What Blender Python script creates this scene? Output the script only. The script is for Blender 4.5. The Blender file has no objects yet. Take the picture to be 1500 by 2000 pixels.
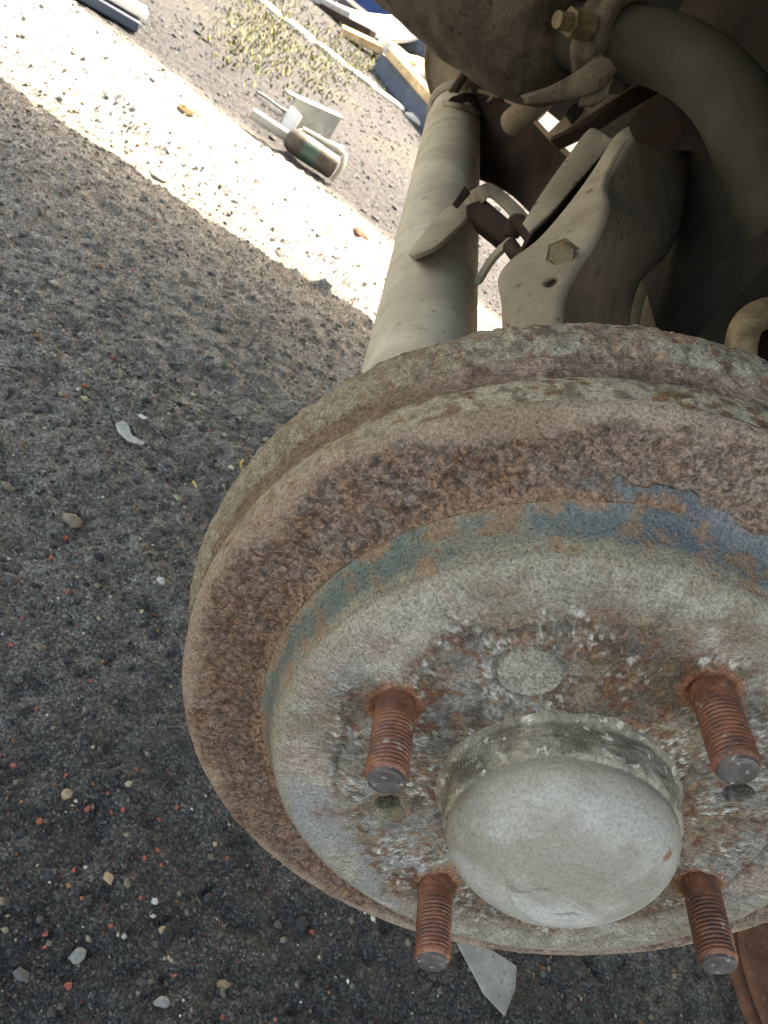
import bpy, bmesh, math, random
import numpy as np
from mathutils import Vector, Matrix

random.seed(7)
RNG = np.random.default_rng(11)
R_ = math.radians
scene = bpy.context.scene
C = scene.collection

# ------------------------------------------------------------------ camera
F = 1580.0                                   # focal length in pixels of a 1500 x 2000 picture
MW = np.array([[0.83297, 0.50547, 0.22507],  # world axes in camera coordinates (x right, y down, z forward)
               [0.10376, -0.54225, 0.83379],
               [0.5435, -0.67117, -0.50412]])
HUB = np.array([0.0, 0.0, 0.373])            # centre of the drum's front face, axle along +Y
CAM = HUB + np.array([-0.11812, -0.13501, 0.12689])

def P(px, py, Z):
    """world point seen at a picture position, Z metres in front of the lens"""
    return CAM + MW @ (np.array([(px - 750) / F, (py - 1000) / F, 1.0]) * Z)

def G(px, py, z=0.0):
    d = MW @ np.array([(px - 750) / F, (py - 1000) / F, 1.0])
    return CAM + d * ((z - CAM[2]) / d[2])

def FACE(px, py, y=0.0):
    d = MW @ np.array([(px - 750) / F, (py - 1000) / F, 1.0])
    return CAM + d * ((y - CAM[1]) / d[1])

cam_d = bpy.data.cameras.new('camera')
cam = bpy.data.objects.new('camera', cam_d)
C.objects.link(cam)
right, upv, back = MW @ [1, 0, 0], MW @ [0, -1, 0], MW @ [0, 0, -1]
cam.matrix_world = Matrix([[right[i], upv[i], back[i], CAM[i]] for i in range(3)] + [[0, 0, 0, 1]])
cam_d.sensor_fit = 'VERTICAL'
cam_d.sensor_height = 36.0
cam_d.lens = 36.0 * F / 2000.0
cam_d.clip_start = 0.01
cam_d.clip_end = 2000
cam_d.dof.use_dof = True
cam_d.dof.focus_distance = 0.205
cam_d.dof.aperture_fstop = cam_d.lens / 0.6        # a 0.6 mm pupil, as in a phone
scene.camera = cam
scene.cycles.filter_width = 1.0            # a crisp phone lens

# ------------------------------------------------------------------ sky, sun, exposure
SUN_EL, SUN_AZ = R_(52), R_(20)     # azimuth from +Y (beyond the car) towards +X
world = bpy.data.worlds.new('World')
scene.world = world
world.use_nodes = True
wn = world.node_tree
sky = wn.nodes.new('ShaderNodeTexSky')
sky.sky_type = 'NISHITA'
sky.sun_disc = False
sky.sun_elevation = SUN_EL
sky.sun_rotation = SUN_AZ
sky.air_density = 1.0
sky.dust_density = 4.0
sky.ozone_density = 1.0
wn.links.new(sky.outputs[0], wn.nodes['Background'].inputs[0])
wn.nodes['Background'].inputs[1].default_value = 0.15
sd = bpy.data.lights.new('sun', 'SUN')
sd.energy = 5.0
sd.angle = R_(0.5)
sd.color = (1.0, 0.975, 0.94)
sun = bpy.data.objects.new('sun', sd)
C.objects.link(sun)
sdir = Vector((math.sin(SUN_AZ) * math.cos(SUN_EL), math.cos(SUN_AZ) * math.cos(SUN_EL), math.sin(SUN_EL)))
sun.rotation_euler = sdir.to_track_quat('Z', 'Y').to_euler()
sun.location = (0, 3, 6)
vs = scene.view_settings
vs.view_transform = 'Standard'
vs.look = 'None'
vs.gamma = 1.0
vs.use_curve_mapping = False
vs.exposure = 3.0
vs.use_white_balance = True
vs.white_balance_temperature = 8900
vs.white_balance_tint = 10

# ------------------------------------------------------------------ helpers: colour, noise
def lin(r, g, b):
    v = np.array([r, g, b], float) / 255.0
    return np.where(v <= 0.04045, v / 12.92, ((v + 0.055) / 1.055) ** 2.4)

def sstep(a, b, x):
    t = np.clip((x - a) / (b - a), 0, 1)
    return t * t * (3 - 2 * t)

def _h(ix, iy, iz, seed):
    with np.errstate(over='ignore'):
        h = (ix.astype(np.uint32) * np.uint32(374761393) + iy.astype(np.uint32) * np.uint32(668265263)
             + iz.astype(np.uint32) * np.uint32(2246822519) + np.uint32(seed * 3266489917 % 4294967296))
        h = (h ^ (h >> np.uint32(13))) * np.uint32(1274126177)
        h = (h ^ (h >> np.uint32(16))) * np.uint32(2654435761)
        h ^= h >> np.uint32(15)
    return h.astype(np.float64) / 4294967295.0

def vnoise(p, s, seed=1):
    q = p * s + 1000.5
    i = np.floor(q).astype(np.int64)
    f = q - i
    f = f * f * (3 - 2 * f)
    r = 0
    for dx in (0, 1):
        wx = f[:, 0] if dx else 1 - f[:, 0]
        for dy in (0, 1):
            wy = f[:, 1] if dy else 1 - f[:, 1]
            for dz in (0, 1):
                wz = f[:, 2] if dz else 1 - f[:, 2]
                r = r + wx * wy * wz * _h(i[:, 0] + dx, i[:, 1] + dy, i[:, 2] + dz, seed)
    return r

def fbm(p, s, o=4, seed=1, rough=0.55):
    a, t, r = 1.0, 0.0, 0.0
    for k in range(o):
        r = r + a * vnoise(p, s * 2.03 ** k, seed + 17 * k)
        t += a
        a *= rough
    return np.clip((r / t - 0.5) * 1.7 + 0.5, 0, 1)

def worley(p, s, seed=1):
    """distance to the nearest scattered point, and that point's own random number"""
    q = p * s + 1000.5
    i = np.floor(q).astype(np.int64)
    f = q - i
    best = np.full(len(p), 9.0)
    idn = np.zeros(len(p))
    for dx in (-1, 0, 1):
        for dy in (-1, 0, 1):
            for dz in (-1, 0, 1):
                a, b, c = i[:, 0] + dx, i[:, 1] + dy, i[:, 2] + dz
                d = ((dx + _h(a, b, c, seed) - f[:, 0]) ** 2 + (dy + _h(a, b, c, seed + 5) - f[:, 1]) ** 2
                     + (dz + _h(a, b, c, seed + 9) - f[:, 2]) ** 2)
                m = d < best
                best = np.where(m, d, best)
                idn = np.where(m, _h(a, b, c, seed + 13), idn)
    return np.sqrt(best), idn

def mixc(a, b, t):
    t = np.clip(t, 0, 1)[:, None]
    return a * (1 - t) + b * t

# ------------------------------------------------------------------ helpers: materials
class NT:
    def __init__(self, name):
        self.m = bpy.data.materials.new(name)
        self.m.use_nodes = True
        self.t = self.m.node_tree
        self.b = self.t.nodes['Principled BSDF']
        self.co = self.t.nodes.new('ShaderNodeTexCoord').outputs['Object']
    def n(self, kind): return self.t.nodes.new(kind)
    def l(self, a, b): self.t.links.new(a, b)
    def put(self, sock, v):
        if hasattr(v, 'is_output'): self.l(v, sock)
        elif isinstance(v, (tuple, list, np.ndarray)):
            v = tuple(float(x) for x in v); sock.default_value = v + (1.0,) if len(v) == 3 and sock.type == 'RGBA' else v
        else: sock.default_value = v
    def noise(self, s, d=4, r=0.55, dist=0.0):
        n = self.n('ShaderNodeTexNoise')
        n.inputs['Scale'].default_value = s; n.inputs['Detail'].default_value = d
        n.inputs['Roughness'].default_value = r; n.inputs['Distortion'].default_value = dist
        self.l(self.co, n.inputs['Vector'])
        return n.outputs['Fac']
    def vor(self, s):
        n = self.n('ShaderNodeTexVoronoi'); n.inputs['Scale'].default_value = s
        self.l(self.co, n.inputs['Vector'])
        return n.outputs['Distance']
    def ramp(self, f, a, b, va=0.0, vb=1.0):
        n = self.n('ShaderNodeMapRange'); n.interpolation_type = 'SMOOTHSTEP'
        self.put(n.inputs[0], f)
        for k, v in zip((1, 2, 3, 4), (a, b, va, vb)): n.inputs[k].default_value = v
        return n.outputs[0]
    def mix(self, a, b, f):
        n = self.n('ShaderNodeMix'); n.data_type = 'RGBA'
        self.put(n.inputs[0], f); self.put(n.inputs[6], a); self.put(n.inputs[7], b)
        return n.outputs[2]
    def mul(self, a, k):
        n = self.n('ShaderNodeMix'); n.data_type = 'RGBA'; n.blend_type = 'MULTIPLY'
        n.inputs[0].default_value = 1.0; self.put(n.inputs[6], a); self.put(n.inputs[7], k)
        return n.outputs[2]
    def math(self, op, a, b):
        n = self.n('ShaderNodeMath'); n.operation = op
        self.put(n.inputs[0], a); self.put(n.inputs[1], b)
        return n.outputs[0]
    def attr(self, name='Col'):
        n = self.n('ShaderNodeAttribute'); n.attribute_name = name
        return n.outputs['Color']
    def bump(self, h, dist, strength=1.0, prev=None):
        n = self.n('ShaderNodeBump'); n.inputs['Strength'].default_value = strength
        n.inputs['Distance'].default_value = dist; self.l(h, n.inputs['Height'])
        if prev is not None: self.l(prev, n.inputs['Normal'])
        return n.outputs[0]
    def done(self, col, rough=0.85, metal=0.0, normal=None, spec=0.3):
        self.put(self.b.inputs['Base Color'], col)
        self.put(self.b.inputs['Roughness'], rough)
        self.put(self.b.inputs['Metallic'], metal)
        self.b.inputs['Specular IOR Level'].default_value = spec
        if normal is not None: self.l(normal, self.b.inputs['Normal'])
        return self.m

def dusty(name, c1, c2, s=25, spot=None, spot_s=220, spot_t=(0.62, 0.72), rough=0.85, bump=0.0004, bs=350, metal=0.0, spec=0.25, grit=0.25, flecks=0.6):
    """painted or rusty metal under dust: two tones, a third in spots, fine grit"""
    t = NT(name)
    col = t.mix(lin(*c1), lin(*c2), t.ramp(t.noise(s, 5, 0.6, 0.6), 0.36, 0.64))
    if spot is not None:
        col = t.mix(col, lin(*spot), t.ramp(t.noise(spot_s, 3, 0.6), spot_t[0], spot_t[1]))
    g = t.ramp(t.noise(bs * 3, 3, 0.6), 0.25, 0.75, 1 - grit, 1 + grit)
    col = t.mul(col, g)
    col = t.mul(col, t.ramp(t.noise(s * 4, 5, 0.7), 0.3, 0.7, 0.91, 1.07))
    if flecks:
        col = t.mix(col, lin(70, 60, 48), t.ramp(t.noise(bs * 0.75, 2, 0.5), 0.70, 0.75, 0.0, flecks))
    nb = t.bump(t.noise(bs, 5, 0.65), bump)
    return t.done(col, t.ramp(t.noise(s * 3, 3), 0.3, 0.7, rough - 0.1, min(1, rough + 0.1)), metal, nb, spec)

def attrmat(name, grit=0.25, gs=1500, bump=0.0002, bs=900, rough=0.85, spec=0.25, speck=0.0):
    t = NT(name)
    g = t.ramp(t.noise(gs, 4, 0.65), 0.28, 0.72, 1 - grit, 1 + grit)
    c = t.mul(t.attr(), g)
    if speck:                                        # pin-prick pits and pale salt grains
        c = t.mix(c, lin(58, 48, 42), t.math('MULTIPLY', t.ramp(t.noise(gs * 0.8, 3, 0.6), 0.57, 0.68), speck))
        c = t.mix(c, lin(196, 190, 178), t.math('MULTIPLY', t.ramp(t.noise(gs * 1.13, 3, 0.6), 0.62, 0.72), speck * 0.6))
    nb = t.bump(t.noise(bs, 5, 0.7), bump)
    if speck:                                        # coarse rust grain where the attribute's alpha says so
        at = t.n('ShaderNodeAttribute'); at.attribute_name = 'Col'
        gr = t.noise(620, 5, 0.72, 0.4)
        c = t.mix(c, t.mul(c, t.ramp(gr, 0.36, 0.62, 0.52, 1.45)), at.outputs['Alpha'])
        nb = t.bump(t.math('MULTIPLY', gr, at.outputs['Alpha']), 0.0022, 0.9, nb)
    return t.done(c, rough, 0.0, nb, spec)

# ------------------------------------------------------------------ helpers: meshes and objects
def obj(name, verts, faces, mat, parent=None, smooth=True, sharp=40, cols=None, loc=None):
    me = bpy.data.meshes.new(name)
    verts = np.asarray(verts, float)
    if loc is not None: verts = verts - np.asarray(loc)
    if isinstance(faces, np.ndarray):
        n, k = faces.shape
        me.vertices.add(len(verts)); me.vertices.foreach_set('co', verts.astype(np.float32).ravel())
        me.loops.add(n * k); me.loops.foreach_set('vertex_index', faces.astype(np.int32).ravel())
        me.polygons.add(n); me.polygons.foreach_set('loop_start', (np.arange(n) * k).astype(np.int32))
        me.update(calc_edges=True)
    else:
        me.from_pydata([tuple(v) for v in verts], [], [tuple(f) for f in faces])
        me.update()
    me.validate()
    if cols is not None:
        a = me.color_attributes.new('Col', 'FLOAT_COLOR', 'POINT')
        a.data.foreach_set('color', (np.c_[np.clip(cols, 0, 1), np.ones(len(cols))] if cols.shape[1] == 3 else np.clip(cols, 0, 1)).astype(np.float32).ravel())
    if smooth:
        me.polygons.foreach_set('use_smooth', [True] * len(me.polygons))
        if sharp: me.set_sharp_from_angle(angle=R_(sharp))
    me.materials.append(mat)
    o = bpy.data.objects.new(name, me)
    C.objects.link(o)
    if loc is not None: o.location = loc
    if parent is not None:
        o.parent = parent
        if loc is None:
            o.location = -np.asarray(parent.location)
        else:
            o.location = np.asarray(loc) - np.asarray(parent.location)
    return o

def fix_normals(o):
    bm = bmesh.new(); bm.from_mesh(o.data)
    bmesh.ops.recalc_face_normals(bm, faces=bm.faces)
    bm.to_mesh(o.data); bm.free()
    return o

def tag(o, label=None, cat=None, group=None, kind=None):
    for k, v in (('label', label), ('category', cat), ('group', group), ('kind', kind)):
        if v: o[k] = v
    return o

def thing(name, label, cat, loc, group=None):
    e = bpy.data.objects.new(name, None)
    e.empty_display_size = 0.02
    e.location = loc
    C.objects.link(e)
    return tag(e, label, cat, group)

def unit(v):
    v = np.asarray(v, float); return v / (np.linalg.norm(v) + 1e-12)

def spline(pts, n):
    """Catmull-Rom through the points (any dimension), n samples"""
    p = np.asarray(pts, float)
    if len(p) == 2: return p[0] + (p[1] - p[0]) * np.linspace(0, 1, n)[:, None]
    q = np.vstack([2 * p[0] - p[1], p, 2 * p[-1] - p[-2]])
    out = []
    for u in np.linspace(0, len(p) - 1 - 1e-9, n):
        i = int(u); t = u - i
        a, b, c, d = q[i:i + 4]
        out.append(0.5 * (2 * b + (c - a) * t + (2 * a - 5 * b + 4 * c - d) * t * t + (3 * b - a - 3 * c + d) * t ** 3))
    return np.array(out)

def tube_geo(path, rad, seg=24, cap=True, v0=0):
    path = np.asarray(path, float); n = len(path)
    rad = np.broadcast_to(np.asarray(rad, float), (n,))
    T = np.gradient(path, axis=0)
    T /= np.linalg.norm(T, axis=1)[:, None]
    ref = np.array([0, 0, 1.0]) if abs(T[0][2]) < 0.9 else np.array([1.0, 0, 0])
    u = unit(np.cross(T[0], ref)); V = []
    for i in range(n):
        u = unit(u - T[i] * (u @ T[i])); w = np.cross(T[i], u)
        a = np.linspace(0, 2 * math.pi, seg, endpoint=False)
        V.append(path[i] + rad[i] * (np.cos(a)[:, None] * u + np.sin(a)[:, None] * w))
    V = np.vstack(V); Fc = []
    for i in range(n - 1):
        for j in range(seg):
            k = (j + 1) % seg
            Fc.append((v0 + i * seg + j, v0 + i * seg + k, v0 + (i + 1) * seg + k, v0 + (i + 1) * seg + j))
    if cap:
        Fc.append(tuple(v0 + j for j in range(seg))[::-1]); Fc.append(tuple(v0 + (n - 1) * seg + j for j in range(seg)))
    return V, Fc

def lathe_geo(profile, origin, axis, seg=64, closed=False):
    """profile of (radius, along) swept round an axis"""
    axis = unit(axis); ref = np.array([0, 0, 1.0]) if abs(axis[2]) < 0.9 else np.array([1.0, 0, 0])
    u = unit(np.cross(ref, axis)); w = np.cross(axis, u)
    a = np.linspace(0, 2 * math.pi, seg, endpoint=False)
    pr = np.asarray(profile, float)
    V = (np.asarray(origin) + pr[:, None, 1:2] * axis + pr[:, None, 0:1] * (np.cos(a)[None, :, None] * u + np.sin(a)[None, :, None] * w)).reshape(-1, 3)
    Fc = []
    m = len(pr)
    for i in range(m if closed else m - 1):
        i2 = (i + 1) % m
        for j in range(seg):
            k = (j + 1) % seg
            Fc.append((i * seg + j, i * seg + k, i2 * seg + k, i2 * seg + j))
    return V, Fc

def grid_geo(rows):
    """rows of points -> sheet"""
    A = np.asarray(rows, float); n, m = A.shape[:2]
    Fc = [(i * m + j, i * m + j + 1, (i + 1) * m + j + 1, (i + 1) * m + j) for i in range(n - 1) for j in range(m - 1)]
    return A.reshape(-1, 3), Fc

def sheet(name, rows, mat, parent, thick=0.0025, bev=0.0006, sharp=50):
    V, Fc = grid_geo(rows)
    o = fix_normals(obj(name, V, Fc, mat, parent, sharp=sharp))
    s = o.modifiers.new('thickness', 'SOLIDIFY'); s.thickness = thick; s.offset = 0
    if bev:
        b = o.modifiers.new('bevel', 'BEVEL'); b.width = bev; b.segments = 2; b.limit_method = 'ANGLE'; b.angle_limit = R_(50)
    return o

def plate_geo(poly, off):
    """closed outline of 3D points given thickness by an offset vector"""
    p = np.asarray(poly, float); n = len(p)
    V = np.vstack([p, p + np.asarray(off)])
    Fc = [tuple(range(n)), tuple(range(2 * n - 1, n - 1, -1))]
    Fc += [(i, i + n, (i + 1) % n + n, (i + 1) % n) for i in range(n)]
    return V, Fc

def plate(name, poly, off, mat, parent=None, bev=0.001, loc=None):
    V, Fc = plate_geo(poly, off)
    o = fix_normals(obj(name, V, Fc, mat, parent, loc=loc))
    if bev:
        b = o.modifiers.new('bevel', 'BEVEL'); b.width = bev; b.segments = 2; b.limit_method = 'ANGLE'; b.angle_limit = R_(40)
    return o

def box_geo(c, ax, ay, az):
    c, ax, ay, az = map(lambda v: np.asarray(v, float), (c, ax, ay, az))
    V = [c + sx * ax + sy * ay + sz * az for sz in (-1, 1) for sy in (-1, 1) for sx in (-1, 1)]
    return np.array(V), [(0, 2, 3, 1), (4, 5, 7, 6), (0, 1, 5, 4), (2, 6, 7, 3), (0, 4, 6, 2), (1, 3, 7, 5)]

def join(geos):
    V, Fc, k = [], [], 0
    for v, f in geos:
        V.append(v); Fc += [tuple(i + k for i in q) for q in f]; k += len(v)
    return np.vstack(V), Fc

def lump(c, s, seed, sub=2, amp=0.25):
    """an uneven stone: radii s along x, y, z"""
    bm = bmesh.new(); bmesh.ops.create_icosphere(bm, subdivisions=sub, radius=1)
    v = np.array([x.co[:] for x in bm.verts]); f = [tuple(x.index for x in q.verts) for q in bm.faces]; bm.free()
    v = v * (1 + amp * (vnoise(v, 1.3, seed) - 0.5) * 2)[:, None]
    return v * np.asarray(s) + np.asarray(c), f

# ------------------------------------------------------------------ materials
M = {}
M['ground'] = None
M['drum'] = attrmat('crusted_cast_iron', grit=0.36, gs=1400, bump=0.0007, bs=900, speck=0.55)
M['cap'] = dusty('dusty_grey_cap', (172, 172, 164), (158, 157, 147), 45, (138, 134, 124), 700, (0.62, 0.75), 0.8, 0.00012, 1200, grit=0.14)
M['capring'] = dusty('worn_cap_collar', (150, 142, 124), (108, 101, 88), 110, (190, 184, 166), 300, (0.58, 0.68), 0.7, 0.0004, 500, grit=0.3)
t = NT('orange_rusted_stud')
oi = t.n('ShaderNodeObjectInfo'); va = t.n('ShaderNodeVectorMath'); va.operation = 'ADD'
t.l(t.co, va.inputs[0]); t.l(oi.outputs['Random'], va.inputs[1]); t.co = va.outputs[0]
c_ = t.mix(lin(136, 86, 63), lin(104, 66, 52), t.ramp(t.noise(130, 5, 0.65, 0.8), 0.38, 0.62))
c_ = t.mix(c_, lin(88, 62, 56), t.ramp(t.noise(300, 4, 0.65), 0.52, 0.66))
c_ = t.mix(c_, lin(160, 140, 124), t.ramp(t.noise(210, 4, 0.6), 0.62, 0.72))
c_ = t.mul(c_, t.ramp(t.noise(2200, 3, 0.6), 0.25, 0.75, 0.72, 1.28))
M['stud'] = t.done(c_, t.ramp(t.noise(240, 3), 0.35, 0.65, 0.28, 0.7), 0.0, t.bump(t.noise(1100, 4, 0.65), 0.0003), 0.55)
M['studtip'] = dusty('worn_stud_tip', (92, 86, 83), (70, 64, 61), 160, (150, 142, 136), 300, (0.6, 0.7), 0.5, 0.0001, 900, spec=0.5)
M['tan'] = dusty('tan_dust_on_steel', (190, 181, 163), (166, 156, 138), 11, (136, 124, 104), 110, (0.60, 0.74), 0.85, 0.0002, 500, grit=0.10)
M['tan2'] = dusty('brown_dust_on_pressed_steel', (158, 147, 128), (136, 125, 108), 14, (98, 86, 68), 120, (0.62, 0.74), 0.85, 0.0003, 400, grit=0.12)
M['brown'] = dusty('dark_brown_underseal', (62, 46, 38), (44, 33, 28), 12, (84, 62, 50), 120, (0.64, 0.74), 0.85, 0.0005, 300, grit=0.2)
M['dark'] = dusty('black_underbody_coating', (50, 45, 40), (36, 32, 29), 6, (68, 60, 51), 60, (0.6, 0.75), 0.9, 0.0006, 200, grit=0.2)
M['muffler'] = dusty('crusted_silencer_steel', (86, 77, 66), (66, 58, 49), 22, (48, 39, 33), 90, (0.58, 0.7), 0.85, 0.0012, 130, grit=0.25)
M['pipe'] = dusty('greenish_dusty_pipe', (62, 61, 53), (52, 50, 43), 10, (50, 42, 34), 150, (0.66, 0.76), 0.8, 0.0003, 400, grit=0.12)
M['clamp'] = dusty('crusted_clamp_steel', (98, 89, 76), (76, 68, 57), 40, (60, 48, 38), 140, (0.58, 0.7), 0.85, 0.0006, 300)
M['bolt'] = dusty('brown_dusty_bolt', (128, 114, 90), (96, 80, 60), 60, (150, 110, 60), 200, (0.62, 0.72), 0.8, 0.0003, 500)
M['body'] = dusty('dusty_dark_car_paint', (46, 48, 52), (38, 40, 43), 3, (66, 62, 56), 30, (0.6, 0.8), 0.5, 0.0001, 300, spec=0.4, grit=0.05)
M['rubber'] = dusty('dusty_rubber', (120, 108, 88), (92, 82, 68), 20, (96, 88, 74), 80, (0.6, 0.75), 0.85, 0.0003, 300)

# ------------------------------------------------------------------ ground: one sheet, finely broken up near the car
def axis_coords(lo, hi, fine, far):
    a = list(np.arange(lo, hi, fine))
    s, x = fine, hi
    up_ = []
    while x < far: up_.append(x); s *= 1.13; x += s
    s, x = fine, lo
    dn = []
    while x > -far: s *= 1.13; x -= s; dn.append(x)
    return np.array(dn[::-1] + a + up_ + [far])

gx = axis_coords(-1.15, 1.0, 0.0055, 400)
gy = axis_coords(-0.25, 2.2, 0.0062, 400)
GX, GY = np.meshgrid(gx, gy)
gp = np.c_[GX.ravel(), GY.ravel(), np.zeros(GX.size)]

def band_y(x):                 # middle of the pale dry strip, running along the far side of the car
    return 1.49 - 0.135 * (x + 0.3)

def ground_h(p):
    near = 1 / (1 + (np.hypot(p[:, 0], p[:, 1]) / 3.0) ** 3)
    h = (fbm(p, 9, 4, 3) - 0.5) * 0.016 + (fbm(p, 55, 4, 8, 0.65) - 0.5) * 0.0095 + (fbm(p, 170, 2, 4) - 0.5) * 0.0035
    d = np.abs(p[:, 1] - band_y(p[:, 0]))
    sand = sstep(0.30, 0.20, d + (fbm(p, 7, 3, 21) - 0.5) * 0.10)
    clod = fbm(p, 28, 4, 33, 0.7)
    h = h + sand * ((clod - 0.4) * 0.034 + 0.008)
    return h * near * 1.0, sand

gh, gsand = ground_h(gp)
gp[:, 2] = gh - 0.004
big = fbm(gp, 2.3, 4, 41)
fine = fbm(gp, 34, 4, 42)
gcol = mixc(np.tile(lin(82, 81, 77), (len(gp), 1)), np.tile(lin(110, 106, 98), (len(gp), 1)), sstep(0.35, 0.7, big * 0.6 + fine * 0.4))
dust_and_bounce = sstep(0.02, 0.60, gp[:, 1] + 0.25 * (fbm(gp, 5, 3, 55) - 0.5))
gcol = mixc(gcol * 0.80, np.tile(lin(160, 157, 148), (len(gp), 1)), dust_and_bounce * 0.8)  # paler towards the strip: dust, plus bounced light painted into the colour
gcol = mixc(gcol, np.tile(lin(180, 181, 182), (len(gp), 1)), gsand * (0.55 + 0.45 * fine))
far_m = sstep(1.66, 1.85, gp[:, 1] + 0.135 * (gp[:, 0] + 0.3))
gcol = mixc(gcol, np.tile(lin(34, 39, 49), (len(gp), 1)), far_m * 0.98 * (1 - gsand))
moss = sstep(0.52, 0.66, fbm(gp, 4.5, 4, 61)) * sstep(2.2, 2.7, gp[:, 1]) * sstep(4.2, 3.4, gp[:, 1])
gcol = mixc(gcol, np.tile(lin(62, 66, 56), (len(gp), 1)), moss * 0.5)
t = NT('grimy_gravel_ground')
def cells(sc):
    n = t.n('ShaderNodeTexVoronoi'); n.inputs['Scale'].default_value = sc; t.l(t.co, n.inputs['Vector'])
    sep = t.n('ShaderNodeSeparateColor'); t.l(n.outputs['Color'], sep.inputs[0])
    return n.outputs['Distance'], sep.outputs[0], sep.outputs[1]
d1, r1, q1 = cells(330)
d2, r2, q2 = cells(760)
gc = t.mul(t.attr(), t.ramp(t.noise(45, 5, 0.65), 0.32, 0.68, 0.72, 1.28))
gc = t.mul(gc, t.ramp(r2, 0.0, 1.0, 0.50, 1.55))
gc = t.mul(gc, t.ramp(d1, 0.25, 0.62, 1.12, 0.62))
grain = t.ramp(r1, 0.60, 0.62)                         # some cells are bigger stones set in the grime
stone_c = t.mix(t.mul(gc, (1.5, 1.47, 1.4)), t.mul(gc, (0.7, 0.7, 0.72)), t.ramp(q1, 0.45, 0.55))
gc = t.mix(gc, stone_c, t.math('MULTIPLY', grain, t.ramp(d1, 0.42, 0.34)))
gc = t.mix(gc, lin(140, 134, 122), t.ramp(q2, 0.978, 0.983))
gc = t.mix(gc, lin(140, 74, 60), t.ramp(r2, 0.992, 0.994))
nb = t.bump(t.noise(330, 6, 0.78), 0.005, 0.9)
nb = t.bump(t.ramp(d2, 0.0, 0.6, 1.0, 0.0), 0.0016, 0.9, nb)
nb = t.bump(t.math('MULTIPLY', t.ramp(d1, 0.1, 0.5, 1.0, 0.0), grain), 0.0035, 0.9, nb)
M['ground'] = t.done(gc, 0.88, 0.0, nb, 0.3)
nx, ny = len(gx), len(gy)
ii = (np.arange(ny - 1)[:, None] * nx + np.arange(nx - 1)[None, :]).ravel()
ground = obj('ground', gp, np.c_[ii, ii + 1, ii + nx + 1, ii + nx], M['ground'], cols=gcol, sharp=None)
tag(ground, kind='structure')

def gz(x, y):
    q = np.array([[x, y, 0.0]])
    return float(ground_h(q)[0][0]) - 0.004

# grit and small gravel lying on it: too many to count
def scatter(n, xr, yr, size, palette, seed, flat=0.7, dens=None, blunt=False):
    rng = np.random.default_rng(seed)
    tv = np.array([(1, 0, 0), (0, 1, 0), (-1, 0, 0), (0, -1, 0), (0.1, 0.1, 0.8), (0, 0, -0.8)], float)
    tf = np.array([(0, 1, 4), (1, 2, 4), (2, 3, 4), (3, 0, 4), (1, 0, 5), (2, 1, 5), (3, 2, 5), (0, 3, 5)])
    if blunt:
        bm = bmesh.new(); bmesh.ops.create_icosphere(bm, subdivisions=1, radius=1)
        tv = np.array([x.co[:] for x in bm.verts]); tf = np.array([[x.index for x in q.verts] for q in bm.faces]); bm.free()
    x = rng.uniform(*xr, n); y = rng.uniform(*yr, n)
    if dens is not None:
        k = rng.uniform(0, 1, n) < dens(x, y); x, y = x[k], y[k]; n = len(x)
    h, _ = ground_h(np.c_[x, y, np.zeros(n)])
    s = size[0] * np.exp(rng.normal(0, size[1], n)); s = np.clip(s, 0, size[0] * 5)
    sc = s[:, None] * rng.uniform(0.65, 1.3, (n, 3)); sc[:, 2] *= flat
    an = rng.uniform(0, 6.283, n)
    v = tv[None] * rng.uniform(0.72, 1.25, (n, len(tv), 1)) * sc[:, None, :]
    c_, s_ = np.cos(an)[:, None], np.sin(an)[:, None]
    v = np.stack([v[..., 0] * c_ - v[..., 1] * s_, v[..., 0] * s_ + v[..., 1] * c_, v[..., 2]], -1)
    v += np.stack([x, y, h - 0.004 + sc[:, 2] * 0.35], -1)[:, None, :]
    pal = np.array([lin(*p[0]) for p in palette]); w = np.array([p[1] for p in palette], float); w /= w.sum()
    col = pal[rng.choice(len(pal), n, p=w)] * rng.uniform(0.7, 1.25, (n, 1))
    fc = (tf[None] + (np.arange(n) * len(tv))[:, None, None]).reshape(-1, 3)
    return v.reshape(-1, 3), fc, np.repeat(col, len(tv), 0)

M['grit'] = attrmat('loose_stone_grit', grit=0.2, gs=700, bump=0.0004, bs=500, rough=0.8)
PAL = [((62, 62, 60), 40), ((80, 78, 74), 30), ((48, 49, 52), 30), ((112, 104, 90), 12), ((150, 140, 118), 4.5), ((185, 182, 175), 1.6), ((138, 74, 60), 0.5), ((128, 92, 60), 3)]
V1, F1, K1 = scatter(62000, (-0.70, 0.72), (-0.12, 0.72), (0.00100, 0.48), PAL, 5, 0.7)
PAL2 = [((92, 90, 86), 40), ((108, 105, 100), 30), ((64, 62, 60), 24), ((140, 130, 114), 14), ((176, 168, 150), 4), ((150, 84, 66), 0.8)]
V2, F2, K2 = scatter(26000, (-1.1, 0.8), (0.55, 1.35), (0.0015, 0.48), PAL2, 6)
V3, F3, K3 = scatter(1500, (-0.70, 0.72), (-0.12, 0.9), (0.0026, 0.35), PAL, 15, 0.6, blunt=True)
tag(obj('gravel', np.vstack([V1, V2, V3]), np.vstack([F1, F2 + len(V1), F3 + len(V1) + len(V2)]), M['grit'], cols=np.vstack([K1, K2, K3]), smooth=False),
    'fine dark grit and gravel strewn over the shaded ground', 'gravel', kind='stuff')
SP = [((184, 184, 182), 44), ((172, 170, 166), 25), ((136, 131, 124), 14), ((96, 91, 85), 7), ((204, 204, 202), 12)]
V1, F1, K1 = scatter(34000, (-1.6, 1.0), (1.05, 1.95), (0.0015, 0.6), SP, 8, 0.75,
                     lambda x, y: np.exp(-((y - band_y(x)) / 0.21) ** 6))
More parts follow.
